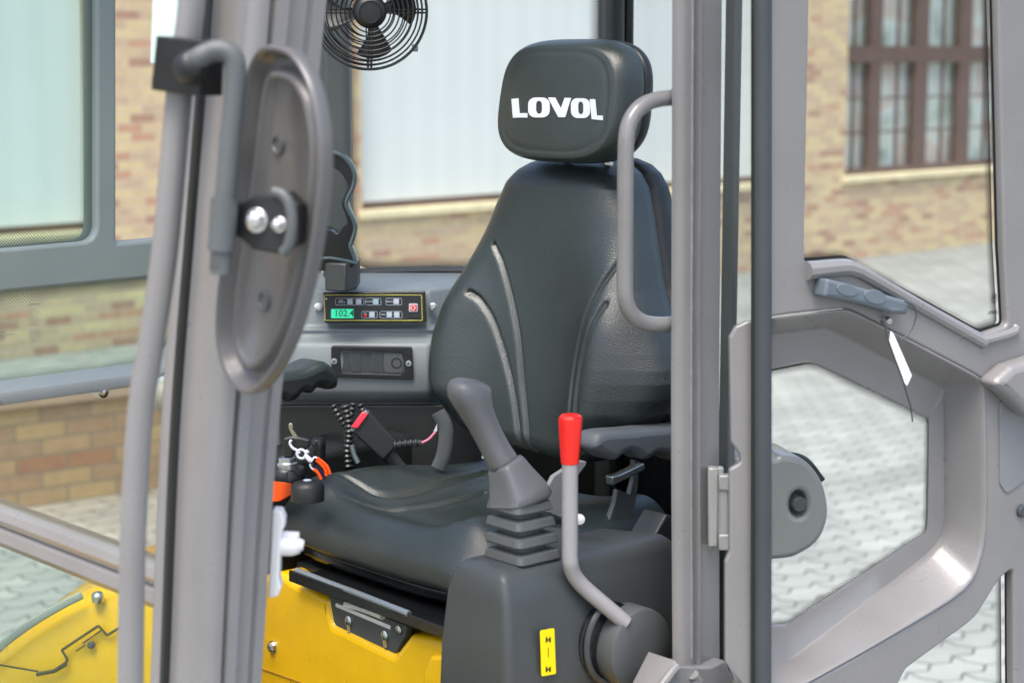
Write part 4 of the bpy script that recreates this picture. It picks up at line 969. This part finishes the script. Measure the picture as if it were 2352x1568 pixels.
# bellows: stacked square folds
def rsq(c, hx, hy, r, ax, ay, n=5):
    o = []
    for sx, sy, a0 in ((1, 1, 0), (-1, 1, 90), (-1, -1, 180), (1, -1, 270)):
        for k in range(n+1):
            a = math.radians(a0+90*k/n); o.append(c + ax*((hx-r)*sx + r*math.cos(a)) + ay*((hy-r)*sy + r*math.sin(a)))
    return o
JL = -1.935; PJ = PD(2.556)
bt, bb_ = PJ.px(1196, 1128), PJ.px(1204, 1318)
dF, dL = Fv, Lv
bel = MB(); RR = []; nf = 5
tip = PJ.px(1192, 1132); bot = PJ.px(1203, 1318)
for k in range(nf):
    t0 = k/nf; 
    for dt, e in ((.0, -.010), (.20, -.010), (.28, .0), (.34, .002), (.74, .0035), (.84, .002), (.88, -.009)):
        t = t0 + dt/nf*1.0; cc = tip.lerp(bot, min(1, t+.02)); hw = .0300 + .0085*t + e
        RR.append(rsq(cc, hw, hw, .009, dF, dL))
RR.append(rsq(bot - Zv*.01, .038, .038, .009, dF, dL))
bel.rings(RR); bel.build('bellows', GREYPL, con, 30)
# boot sleeve and grip
def eloft(name, data, mat, parent, n=24, sq=2.0, axa=None, smooth=70, plane=PJ, expo=None):
    m = MB(); R = []
    P = [plane.px(x, y) for x, y, *_ in data]
    for i, (x, y, ra, rb, *rest) in enumerate(data):
        d = (P[min(i+1, len(P)-1)] - P[max(i-1, 0)]).normalized()
        if rest and rest[0] is not None: d = V(rest[0]).normalized()
        a = (axa or Fv); a = (a - d*a.dot(d)).normalized(); bq = d.cross(a)
        e = 2/(expo[i] if expo else sq); o = []
        for k in range(n):
            t = 2*math.pi*(k+.5)/n; c, s = math.cos(t), math.sin(t)
            o.append(P[i] + a*ra*math.copysign(abs(c)**e, c) + bq*rb*math.copysign(abs(s)**e, s))
        R.append(o)
    m.rings(R); return m.build(name, mat, parent, smooth)
slv_ = eloft('boot_sleeve', [(1159, 1062, .020, .020), (1163, 1070, .0225, .0225), (1172, 1090, .0255, .0255), (1190, 1132, .0345, .0345), (1194, 1146, .037, .037), (1195, 1152, .033, .033)], JOYPL, con, 32, 4.5)
grip = eloft('joystick', [(1074, 871, .004, .004, (-.15, 0, -1)), (1073, 872, .016, .014, (-.15, 0, -1)), (1073, 877, .0245, .020, (-.12, 0, -1)), (1075, 888, .0295, .0235, (0, 0, -1)), (1079, 902, .0305, .025, (.15, 0, -1)), (1086, 920, .0265, .024, (.3, 0, -1)), (1096, 945, .0218, .022), (1110, 975, .0192, .020), (1125, 1005, .0186, .019), (1140, 1034, .0192, .0192), (1152, 1056, .0205, .0205), (1158, 1066, .0205, .0205), (1160, 1070, .017, .017)], JOYPL, con, 28, 2.3)
pb_ = MB(); pb_.lathe(PJ.px(1112, 1049) - V((0, .0, 0)), (-1, -.6, .3), [(.0025, -.004), (.0025, .002)], 10); pb_.build('grip_pin', WHITEM, grip)
# red knobbed safety lever
PLe = PD(2.52)
rod = MB(); rp = catmull([PLe.px(x, y) for x, y in ((1309, 1060), (1309, 1150), (1309, 1240), (1310, 1290), (1320, 1325), (1345, 1358), (1390, 1400), (1440, 1446))], 8)
for i, p in enumerate(rp):
    k = max(0, (i-24)/len(rp)); p.y += .06*k
rod.tube(rp, .0108, 16); lev = rod.build('safety_lever', RODM, con, 60)
kn = MB(); ax = (PLe.px(1310.5, 951) - PLe.px(1309, 1066)); ax.normalize(); c = PLe.px(1309, 1066); H = (PLe.px(1310.5, 951)-c).length
R = []
for t, r in ((0, .0112), (.03, .0122), (.10, .0126), (.5, .0148), (.82, .0160), (.93, .0158), (.98, .0140), (1.0, .0105)):
    R.append([c + ax*H*t + (V((1, 0, 0))*math.cos(2*math.pi*k/8+.2) + V((0, 1, 0))*math.sin(2*math.pi*k/8+.2))*r*1.04 for k in range(8)])
kn.rings(R); kn.build('lever_knob', RED, lev, 20, bevel=.0022, seg=3)
# small bright nut behind the lever
b = MB(); b.lathe(PD(2.62).px(1331, 1192), (.1, -1, .1), [(.007, -.006), (.007, 0), (.0075, .002), (.003, .004)], 14); b.build('lever_nut', WHITEM, con)
# seat belt retractor, half hidden by the door post
PRt = PL(-1.95)
rt = plate('belt_retractor', PRt, rounded([PRt.pxuv(x, y) for x, y in ((1478, 1275), (1532, 1180), (1600, 1200), (1600, 1320), (1545, 1312))], .006), [], -.05, 0, simple('retractor_plastic', (.028, .032, .033), .4), EX, bevel=.004)
# dark lower rear of the cab
m = MB(); m.rings([[M(P2.x+.03, P2.y, z) for z in (1.1, 1.60)], [M(P1.x+.02, P1.y, z) for z in (1.1, 1.60)], [M(-1.80, -2.94, z) for z in (1.1, 1.60)]], 0, False, False, False)
m.build('rear_trim', DARK, EX)
# ------------------------------------------------------------------ rear corner dashboard with radio and air outlet
xs = lambda x, d: (x-1176)/FPX*d
def zpx(y, d): return CAMZ + (HOR - y)/FPX*d            # height of a picture row at distance d
DX0, DX1 = xs(640, 3.40), xs(1110, 3.40)
prof = [(3.36, 925), (3.33, 906), (3.325, 895), (3.325, 800), (3.33, 788), (3.345, 783), (3.365, 780), (3.375, 771), (3.378, 764), (3.372, 759), (3.378, 753), (3.385, 748), (3.395, 676), (3.40, 666), (3.415, 661)]
R = []
pr_ = [(d, PD(d).px(860, y).z) for d, y in prof]
ztop = pr_[-1][1]
pr_ += [(3.55, ztop+.012), (3.56, ztop-.1), (3.56, 1.25), (3.40, 1.25)]
da = MB()
for x, k in ((DX0-.05, 0), (xs(716, 3.4), 0), (xs(985, 3.4), 0), (xs(1000, 3.4), .012), (xs(1040, 3.4), .05), (DX1, .09)):
    R.append([(x, d + (k if (d < 3.45) else 0), z) for d, z in pr_])
da.rings(R); dash = da.build('dashboard', DASH, EX, 35, bevel=.003)
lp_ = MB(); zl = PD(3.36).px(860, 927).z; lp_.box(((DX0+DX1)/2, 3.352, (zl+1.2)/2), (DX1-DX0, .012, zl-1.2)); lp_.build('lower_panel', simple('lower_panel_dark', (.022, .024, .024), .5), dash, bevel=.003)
# radio
PRa = Plane((0, 3.372, PD(3.38).px(860, 705).z), (0.02, -1, .10))
def RA(x, y, h=0): return PRa.pxuv(x, y, h)
rad = plate('radio', PRa, rounded([RA(x, y, .012) for x, y in ((742, 672), (976, 669), (979, 738), (746, 742))], .0015), [], -.03, .010, BLACKG, EX, bevel=.0015)
fc = plate('radio_face', PRa, [RA(x, y, .013) for x, y in ((745, 675), (973, 672), (974.5, 736), (748, 739))], [], .010, .0112, DARK, rad, bevel=.0003)
def RZ(zx, zy): return RA((780+zx/7.84)/1.0629, (700+zy/7.84)/1.0629, .012)       # from the enlarged crop
def zoutline(name, x0, y0, x1, y1, wd, mat, r=.0025, hh=.0118):
    p = rounded([RZ(x0, y0), RZ(x0+ (y1-y0)*.03, y1), RZ(x1+(y1-y0)*.03, y1), RZ(x1, y0)], r, 5)
    if area2(p) < 0: p = p[::-1]
    return uvstrip(name, PRa, p, wd, hh, mat, rad)
zoutline('face_line', 85, 150, 1958, 648, .0010, YLINE, .003)
for q in ((300, 215, 850, 352), (873, 215, 1180, 352), (1265, 215, 1575, 352), (803, 465, 1108, 602), (1152, 465, 1583, 602)): zoutline('button_outline', *q, .0006, BTN, .0035)
def zplate(name, x0, y0, x1, y1, h1, mat, r=.0008): return plate(name, PRa, rounded([RZ(x0, y1), RZ(x1, y1), RZ(x1, y0), RZ(x0, y0)], r), [], .0112, h1, mat, rad, bevel=.0003)
for i, q in enumerate(((533, 232, 635, 335), (695, 232, 800, 335), (1022, 232, 1128, 335), (1415, 230, 1520, 332), (952, 480, 1055, 582), (1284, 480, 1386, 582), (1426, 480, 1530, 582))): zplate('button', *q, .0125, BTN if i != 2 else simple('teal_button', (.35, .5, .52), .45))
disp = zplate('display', 222, 425, 652, 600, .0122, LCD)
pw = zplate('power_button', 1712, 318, 1880, 478, .0124, BTN, .002); pw2 = zplate('power_button', 1733, 345, 1862, 458, .0132, RED, .001)
u, v = RZ(1790, 400); uvstrip('power_symbol', PRa, [(u+.0042*math.cos(a), v+.0042*math.sin(a)) for a in [i*2*math.pi/20 for i in range(20)]], .0013, .0137, WHITEP, rad)
b = MB(); b.prism([(u-.0007, v), (u+.0007, v), (u+.0007, v+.005), (u-.0007, v+.005)], PRa, .0136, .0139); b.build('power_symbol', RED, rad)
el = [(RZ(1825, 580)[0]+.0095*math.cos(a), RZ(1825, 580)[1]+.003*math.sin(a)) for a in [i*2*math.pi/24 for i in range(24)]]; plate('slot', PRa, el, [], .0112, .0118, BLACKG, rad, bevel=.0002)
b = MB(); u, v = RZ(128, 232); b.lathe(PRa.at(u, v, .0112), PRa.n, [(.0017, 0), (.0013, .001)], 10); b.build('indicator', WHITEP, rad)
def zt(s, zx, zy, size, mat=BTN, h=.0116, mir=False, sx=1.0): u, v = RZ(zx, zy); textmesh('radio_print', s, PRa, u, v, size, mat, rad, h, mir, .0001, sx=sx)
zt('SEEK', 412, 265, .0040); zt('TRACK', 422, 300, .0040); zt('MODE', 950, 284, .0040, sx=1.1); zt('MUTE', 1342, 284, .0040, sx=1.1); zt('VOL', 1224, 530, .0042); zt('SEL', 878, 510, .0038); zt('v', 585, 280, .007, WHITEP, .0127); zt('^', 750, 292, .010, WHITEP, .0127)
zt('+', 1478, 528, .009, WHITEP, .0127); zt('-', 1335, 528, .009, WHITEP, .0127); zt('x', 1468, 278, .007, WHITEP, .0127)
zt('102.4', 470, 512, .0165, LCDT, .0124, sx=.95)
plate('red_mark', PRa, [(RZ(878, 552)[0]+.0030*math.cos(a), RZ(878, 552)[1]+.0022*math.sin(a)) for a in [i*2*math.pi/16 for i in range(16)]], [], .0112, .0117, RED, rad, bevel=.0002)
for x, y in ((731, 705), (994, 704)):
    b = MB(); c = PD(3.383).px(x, y); b.lathe(c, (0, -1, .1), [(.0072, -.004), (.0072, .001), (.005, .0015), (.0045, .0035), (.0022, .0036), (.0022, .002)], 18); b.build('panel_screw', STEEL, dash, 30)
# air outlet
PV = Plane((0, 3.3245, 0), (0, -1, 0.0))
def VZ(zx, zy): return PV.pxuv((650+zx/3.92)/1.0629, (550+zy/3.92)/1.0629, .006)
ven = plate('air_outlet', PV, rounded([VZ(620, 1155), VZ(1395, 1165), VZ(1408, 1475), VZ(622, 1448)], .005), [rounded([VZ(705, 1195), VZ(1300, 1212), VZ(1322, 1300), VZ(1318, 1400), VZ(1290, 1428), VZ(718, 1412), VZ(706, 1300)], .003)], -.005, .006, DARK, EX, bevel=.0012)
plate('outlet_well', PV, rounded([VZ(690, 1180), VZ(1335, 1190), VZ(1335, 1440), VZ(690, 1430)], .003), [], -.004, -.0035, BLACKG, ven, bevel=.0002)
vp = [(718, 1210), (795, 1212), (905, 1214), (1012, 1218), (1130, 1220), (1300, 1226)]
for i in range(5):
    xa, xb = vp[i][0], vp[i+1][0]; dd = (14, 8, -6, -14, -18, 18)
    pl_ = [VZ(xa+3, 1212+(xa-718)*.02), VZ(xa+3+dd[i], 1310), VZ(xa+3, 1402+(xa-718)*.02), VZ(xb-2, 1402+(xb-718)*.02), VZ(xb-2+dd[i+1], 1310), VZ(xb-2, 1212+(xb-718)*.02)]
    plate('outlet_vane', PV, pl_, [], -.0035, .001+.0012*(i % 2)+(.002 if i == 4 else 0), GREYPL if i == 4 else CONS, ven, bevel=.0008)
u, v = VZ(1245, 1318); uvstrip('vane_knob', PV, [(u+.0092*math.cos(a), v+.0092*math.sin(a)) for a in [i*2*math.pi/24 for i in range(24)]], .0016, .0042, BLACKG, ven)
for zx, zy in ((650, 1300), (1363, 1322)):
    u, v = VZ(zx, zy); b = MB(); b.lathe(PV.at(u, v, .006), PV.n, [(.0055, 0), (.0048, .0015), (.001, .0018)], 14); s = b.build('outlet_screw', SCREWM, ven)
    b = MB(); b.prism([(u-.0035, v-.0006), (u+.0035, v-.0006), (u+.0035, v+.0006), (u-.0035, v+.0006)], PV, .0075, .0081); b.prism([(u-.0006, v-.0035), (u+.0006, v-.0035), (u+.0006, v+.0035), (u-.0006, v+.0035)], PV, .0075, .0080); b.build('screw_slot', PRINT, ven)
# cup holder with a wavy edge on a square foot in front of the rear post
PCu = Plane((0, 3.30, 0), (0, -1, 0))
wav = [(700, 352), (735, 348), (765, 350), (790, 360), (808, 382), (816, 405), (812, 430), (800, 455), (797, 470), (803, 487), (814, 508), (817, 528), (811, 550), (806, 565), (812, 582), (819, 604)]
wv_ = catmull([V(PCu.pxuv(x, y)) for x, y in wav], 6)
cu = MB(); R = []
for hh, ins in ((-.03, 0), (-.002, 0), (.0, -.001)): pass
out_ = [tuple(p) for p in wv_] + [PCu.pxuv(800, 622), PCu.pxuv(700, 622)]
inn = catmull([V(PCu.pxuv(x, y)) for x, y in ((735, 385), (760, 384), (783, 398), (798, 425), (790, 448), (784, 468), (792, 490), (797, 508), (785, 522), (775, 535), (762, 530), (735, 505))], 5, True)
chm = plate('cup_holder', PCu, out_, [[tuple(p) for p in inn]], -.055, 0, BLACKG, EX, bevel=.002)
ed = MB(); pts = [PCu.at(p.x-.001, p.y, .001) for p in wv_]; ed.tube(pts, .0038, 8); ed.tube([PCu.px(x, y, .002) for x, y in ((700, 595), (760, 593), (800, 600), (819, 606))], .003, 8); ed.build('holder_edge', simple('edge_gloss', (.05, .075, .085), .18), chm)
ft = MB(); ft.rings([[(xs(x, 3.31), d, z) for x, d in ((745, 3.30), (795, 3.28), (816, 3.32), (816, 3.40), (745, 3.40))] for z in (zpx(652, 3.3)-.01, zpx(600, 3.3))]); ft.build('holder_foot', simple('foot_grey', (.04, .043, .043), .4), chm, bevel=.003)
# ------------------------------------------------------------------ fan with wire guard
PFn = Plane(PD(3.25).px(848, 26), (.12, -1, -.05))
def FN(r, a, h): return PFn.at(r*math.cos(a), r*math.sin(a), h)
kf = 3.25/FPX
fan = MB(); rmax = 131*kf
for i, r in enumerate((36, 46, 56, 66, 76, 87, 98, 108, 118)):
    rr = r*kf; hh = .03*math.sqrt(max(0, 1-(rr/(rmax*1.02))**2)); fan.tube([FN(rr, 2*math.pi*k/56, hh) for k in range(56)], .00135, 5, closed=True)
for i, r in enumerate((60, 74, 88, 102, 115, 124)):
    rr = r*kf; hh = -.05*math.sqrt(max(0, 1-(rr/(rmax*1.03))**2)) - .012; fan.tube([FN(rr, 2*math.pi*k/56, hh) for k in range(56)], .00135, 5, closed=True)
for rr, hh, t in ((rmax, 0, .0022), (rmax*.985, .006, .0016), (rmax*1.0, -.008, .0022)): fan.tube([FN(rr, 2*math.pi*k/64, hh) for k in range(64)], t, 6, closed=True)
for a in (0, 90, 180, 270):
    for da_ in (-.02, .02):
        for sg, h0 in ((1, .03), (-1, -.06)):
            pts = []
            for k in range(9):
                rr = (30+ (131-30)*k/8)*kf; hh = h0*math.sqrt(max(0, 1-(rr/(rmax*1.02))**2)); pts.append(FN(rr, math.radians(a) + da_*rmax/rr*1.4, hh))
            fan.tube(pts, .0013, 5)
fano = fan.build('fan', BLACKG, EX, 60)
hub = MB(); hub.lathe(PFn.at(0, 0, -.06), PFn.n, [(.026, 0), (.026, .07), (.0275, .086), (.024, .094), (.018, .097), (.017, .095), (.001, .096)], 28); hub.build('fan_hub', DARK, fano, 40)
for a0 in (18, 108, 198, 290):
    bl2 = MB(); G = []
    for i in range(9):
        r = (22+(108-22)*i/8)*kf; row = []
        for j in range(7):
            t = j/6; w_ = (.16+.34*(i/8)**.8)*(1-.12*(i/8)**6); ang = math.radians(a0) + (t-.5)*2*w_*(.9) - .25*(i/8); row.append(FN(r*(1-.05*(2*t-1)**2*(i == 8)), ang, -.010 + (t-.5)*.030 - .004*math.cos((t-.5)*3)))
        G.append(row)
    bl2.rings(G, 0, False, False, False); o = bl2.build('fan_blade', DARK, fano, 80); o.modifiers.new('s', 'SOLIDIFY').thickness = .0018
b = MB(); c = FN(rmax*1.01, math.radians(-38.5), 0); b.box(c, (.010, .012, .008), (PFn.ex, PFn.ey, PFn.n)); b.build('guard_clip', simple('clip_grey', (.2, .2, .19), .4), fano, bevel=.002)
b = MB(); b.tube([PFn.at(0, 0, -.05), PFn.at(-.02, .04, -.09), PFn.at(-.03, .1, -.14)], .012, 12); b.build('fan_stem', DARK, fano, 60)
# ------------------------------------------------------------------ small things right of the seat
PB2 = PD(3.10)
# seat belt buckle with red release
bu = Plane(PB2.px(858, 1000), (.05, -1, .1))
bkl = plate('belt_buckle', bu, rounded([bu.pxuv(x, y) for x, y in ((805, 990), (846, 940), (912, 1012), (908, 1030), (880, 1058))], .004), [], -.03, 0, DARK, seat, bevel=.004)
plate('release_button', bu, [bu.pxuv(x, y) for x, y in ((803, 989), (812, 992), (848, 946), (838, 942))], [], -.026, .002, simple('buckle_edge', (.16, .19, .2), .3), bkl, bevel=.002)
plate('release_button', bu, [bu.pxuv(x, y) for x, y in ((806, 981), (822, 984), (846, 950), (832, 945))], [], -.02, .005, simple('buckle_red', (.75, .04, .07), .35), bkl, bevel=.002)
st2 = MB(); st2.tube([bu.px(x, y, -.015) for x, y in ((890, 1040), (905, 1058), (930, 1090))], .012, 8, flat=.3); st2.build('buckle_stalk', DARK, bkl)
def conduit(px_pts, d, r, name='corrugated_hose', mat=DARK, rib=True):
    m = MB(); P = catmull([PD(d).px(x, y) for x, y in px_pts], 30); ds = 0; R = [r]
    for i in range(1, len(P)): ds += (P[i]-P[i-1]).length; R.append(r*(1+.20*math.sin(ds*2*math.pi/.0085)) if rib else r)
    m.tube(P, R, 10); return m.build(name, mat, EX, 80)
CONDM = simple('conduit_black', (.03, .032, .033), .3)
conduit([(792, 930), (800, 965), (802, 1000), (798, 1040), (800, 1075)], 3.16, .0072, mat=CONDM); conduit([(764, 930), (780, 958), (796, 980), (812, 998)], 3.18, .0055, mat=CONDM); conduit([(812, 925), (806, 955), (800, 990)], 3.2, .005, mat=CONDM); conduit([(826, 928), (836, 950)], 3.2, .005, mat=CONDM)
conduit([(905, 1022), (930, 1019), (952, 1017), (968, 1017)], 3.08, .006, 'buckle_cable', CONDM, True); conduit([(968, 1017), (985, 1008), (1000, 992)], 3.08, .0022, 'buckle_cable', simple('pink_wire', (.7, .2, .28), .4), False); 
conduit([(808, 1022), (814, 1045), (822, 1062)], 3.1, .0045, 'steel_rod', simple('grey_rod', (.3, .38, .4), .3, .7), False)
m = MB(); pl = PD(3.12); m.prism([pl.pxuv(x, y) for x, y in ((996, 990), (1004, 972), (1004, 990))], pl, -.002, .002); m.build('white_label', WHITEP, EX)
m = MB(); a = [PD(3.12).px(x, y) for x, y in ((1006, 946), (1022, 975), (1024, 1005), (1018, 1045), (1006, 1075))]; m.tube(catmull(a, 6), .012, 10, flat=.35); m.build('belt_webbing', simple('grey_webbing', (.08, .09, .09), .6), seat)
# right hand console: black top with ignition switch, round cap, black knob
PRc = Plane((0, 2.98, 0), (-.3, -1, 0))
rc_ = MB(); zt_ = zpx(1083, 3.0)
pts = [(-1.64, -2.54), (-1.66, -2.64), (-2.02, -2.72), (-2.02, -2.58)]
rc_.rings([[M(f, l, 1.1) for f, l in pts], [M(f, l, zt_) for f, l in pts]]); rcon = rc_.build('switch_console', DARK, EX, bevel=.012, seg=3)
m = MB(); m.rings([[M(f, l, z) for z in (zt_-.02, 1.63)] for f, l in ((-1.78, -2.90), (-2.0, -2.84), (-2.04, -2.70))], 0, False, False, False); sdp = m.build('side_trim', simple('trim_dark', (.028, .03, .03), .45), EX)
kn2 = MB(); c = PD(2.98).px(731, 1062); kn2.lathe(c, Zv, [(.012, -.01), (.012, .022), (.0125, .034), (.010, .039), (.004, .0395)], 20); kn2.build('knob', BLACKG, rcon, 50)
ig = MB(); c = PD(2.93).px(660, 1068); ig.lathe(c, Zv, [(.016, -.01), (.016, .004), (.0135, .006), (.0135, .012), (.011, .013), (.006, .013)], 24); ig.build('ignition_switch', STEEL, rcon, 30)
igb = MB(); igb.lathe(c, Zv, [(.03, -.02), (.03, -.008), (.026, -.003)], 24); igb.build('switch_base', BLACKG, rcon, 40)
sw = MB(); c2 = PD(2.90).px(706, 1104); sw.lathe(c2, Zv, [(.026, -.03), (.026, -.008), (.020, -.001), (.006, .001)], 24); swo = sw.build('rotary_switch', DARK, rcon, 50)
tw = MB(); tw.lathe(c2 + Zv*.0012, Zv, [(.007, 0), (.005, .0012)], 12); tw.build('switch_mark', BTN, swo)
# orange strap lying beside the seat
PO = Plane((0, 2.80, PD(2.8).px(660, 1125).z), (-.5, -1, .2))
tag(plate('orange_strap', PO, [PO.pxuv(x, y) for x, y in ((560, 1090), (639, 1105), (690, 1114), (668, 1136), (645, 1150), (560, 1160))], [], -.003, .003, ORANGE, None, bevel=.001), 'bright orange webbing strap lying beside the front corner of the black seat', 'strap')
# ignition key with cord, snap hook and orange and blue lanyard
PKy = PD(2.90)
def K_(x, y, h=0): return PKy.px(x, y, h)
kh = MB(); kh.prism(rounded([PKy.pxuv(x, y) for x, y in ((650, 1020), (652, 1004), (668, 1000), (690, 1002), (712, 1008), (714, 1022), (700, 1032), (680, 1028), (672, 1050), (654, 1050))], .004), PKy, -.007, .007)
key = tag(kh.build('ignition_key', DARK, None, bevel=.003), 'black headed key standing by the ignition switch with an orange and navy lanyard clipped on', 'key')
kb = MB(); kb.prism([PKy.pxuv(x, y) for x, y in ((663, 974), (667, 970), (672, 972), (674, 979), (672, 983), (686, 1003), (675, 1007), (664, 982))], PKy, .001, .004); kb.build('key_blade', BRASS, key, bevel=.0008)
kc = MB(); kc.tube(catmull([K_(x, y, .012) for x, y in ((669, 1010), (666, 1018), (672, 1028), (682, 1034), (688, 1040))], 6), .0022, 8); kc.tube(catmull([K_(x, y, .012) for x, y in ((690, 1032), (700, 1036), (703, 1044), (696, 1052), (686, 1050), (682, 1040))], 6, True), .0021, 8, closed=True)
kc.tube([K_(702, 1040, .012), K_(708, 1035, .012)], .0032, 8); kc.tube([K_(700, 1044, .012), K_(712, 1056, .014), K_(716, 1060, .014)], [.0035, .0042, .003], 8); kc.tube(catmull([K_(x, y, .012) for x, y in ((716, 1058), (722, 1050), (730, 1052))], 5), .0016, 8); kc.tube(catmull([K_(x, y, .012) for x, y in ((712, 1064), (714, 1072), (720, 1078))], 5), .0016, 8); kc.build('snap_hook', BLUEW, key, 60)
ln_ = MB()
for a in (((728, 1051), (740, 1060), (752, 1072), (758, 1088)), ((726, 1056), (738, 1066), (747, 1078), (750, 1092)), ((720, 1077), (728, 1083), (734, 1092), (738, 1100))):
    ln_.tube(catmull([K_(x, y, .013) for x, y in a], 6), .0026, 8)
ln_.build('lanyard', ORANGE, key, 60)
lb = plate('lanyard_band', PKy, [PKy.pxuv(x, y) for x, y in ((722, 1070), (732, 1058), (748, 1084), (750, 1096), (736, 1100), (730, 1082))], [], .008, .011, NAVY, key, bevel=.0005)
# ------------------------------------------------------------------ yellow cover of the machine seen through the lower windscreen
PY = PL(-2.42)
zc0 = 1.40
yc = MB(); R = []
top = [(-60, 1560), (0, 1500), (60, 1455), (130, 1405), (200, 1368), (262, 1340), (330, 1328), (400, 1330)]
def onw(x, y, f): return PF(f).px(x, y)
path = []
for i, (x, y) in enumerate(top): path.append(PD(2.75).px(x, y))
path = catmull(path, 5)
for k, (dy, dz) in enumerate(((.30, -.02), (.05, .0), (.02, -.001), (.006, -.008), (0, -.02), (-.01, -.06), (-.03, -.2), (-.04, -.45))):
    R.append([p + V((0, dy, dz)) for p in path])
yc.rings(R, 0, False, False, False); yco = yc.build('side_cover', YEL, EX, 60); yco.modifiers.new('s', 'SOLIDIFY').thickness = .004
ys = MB(); PYs = Plane((0, 2.742, PD(2.75).px(150, 1480).z), (0, -1, 0.08))
def yl(pts, wd, mb=ys):
    for a, b in zip(pts, pts[1:]): 
        mb.tube([PYs.px(*a, .012), PYs.px(*b, .012)], wd, 6)
yl([(90, 1545), (125, 1538), (152, 1520), (155, 1514), (142, 1492), (226, 1436), (246, 1458), (275, 1440)], .0020); yl([(88, 1541), (0, 1526), (-20, 1500)], .0015); yl([(84, 1548), (125, 1540), (152, 1524)], .003)
yl([(190, 1476), (205, 1466)], .0012); yl([(175, 1494), (196, 1480)], .0012); yl([(220, 1455), (236, 1444)], .0012); yl([(206, 1465), (224, 1453)], .0009)
ys.build('cover_seam', simple('seam_dark', (.08, .07, .03), .5), yco)
b = MB(); b.lathe(PYs.px(209, 1480, .012), PYs.n, [(.0055, -.004), (.0055, .002), (.004, .003)], 12); b.build('cover_bolt', PAINT_D, yco)
b = MB(); b.tube(catmull([PD(2.735).px(x, y) for x, y in ((-50, 1545), (0, 1485), (70, 1432), (140, 1390), (188, 1366))], 6), .006, 8, flat=.6); b.build('cover_trim', simple('pale_trim', (.35, .38, .37), .35), yco)
b = MB(); b.lathe(PD(2.74).px(224, 1366), (0, -.3, 1), [(.009, -.01), (.009, .0), (.007, .003), (.002, .005)], 18); b.build('cover_knob', STEEL, yco, 50)
# travel lever knob and grey side pieces seen past the handrail
PTk = PD(2.55)
tk = MB(); tk.lathe(PTk.px(398, 900), (.12, -.3, 1), [(.006, -.030), (.020, -.026), (.027, -.010), (.028, .004), (.024, .014), (.012, .019), (.001, .020)], 20); tko = tk.build('control_knob', simple('pale_grey_plastic', (.32, .36, .35), .4), EX, 60)
tks = MB(); tks.tube([PTk.px(398, 922), PTk.px(402, 1000), PTk.px(410, 1130), PTk.px(420, 1420)], .011, 10); tks.build('knob_stalk', RUBBER, tko, 60)
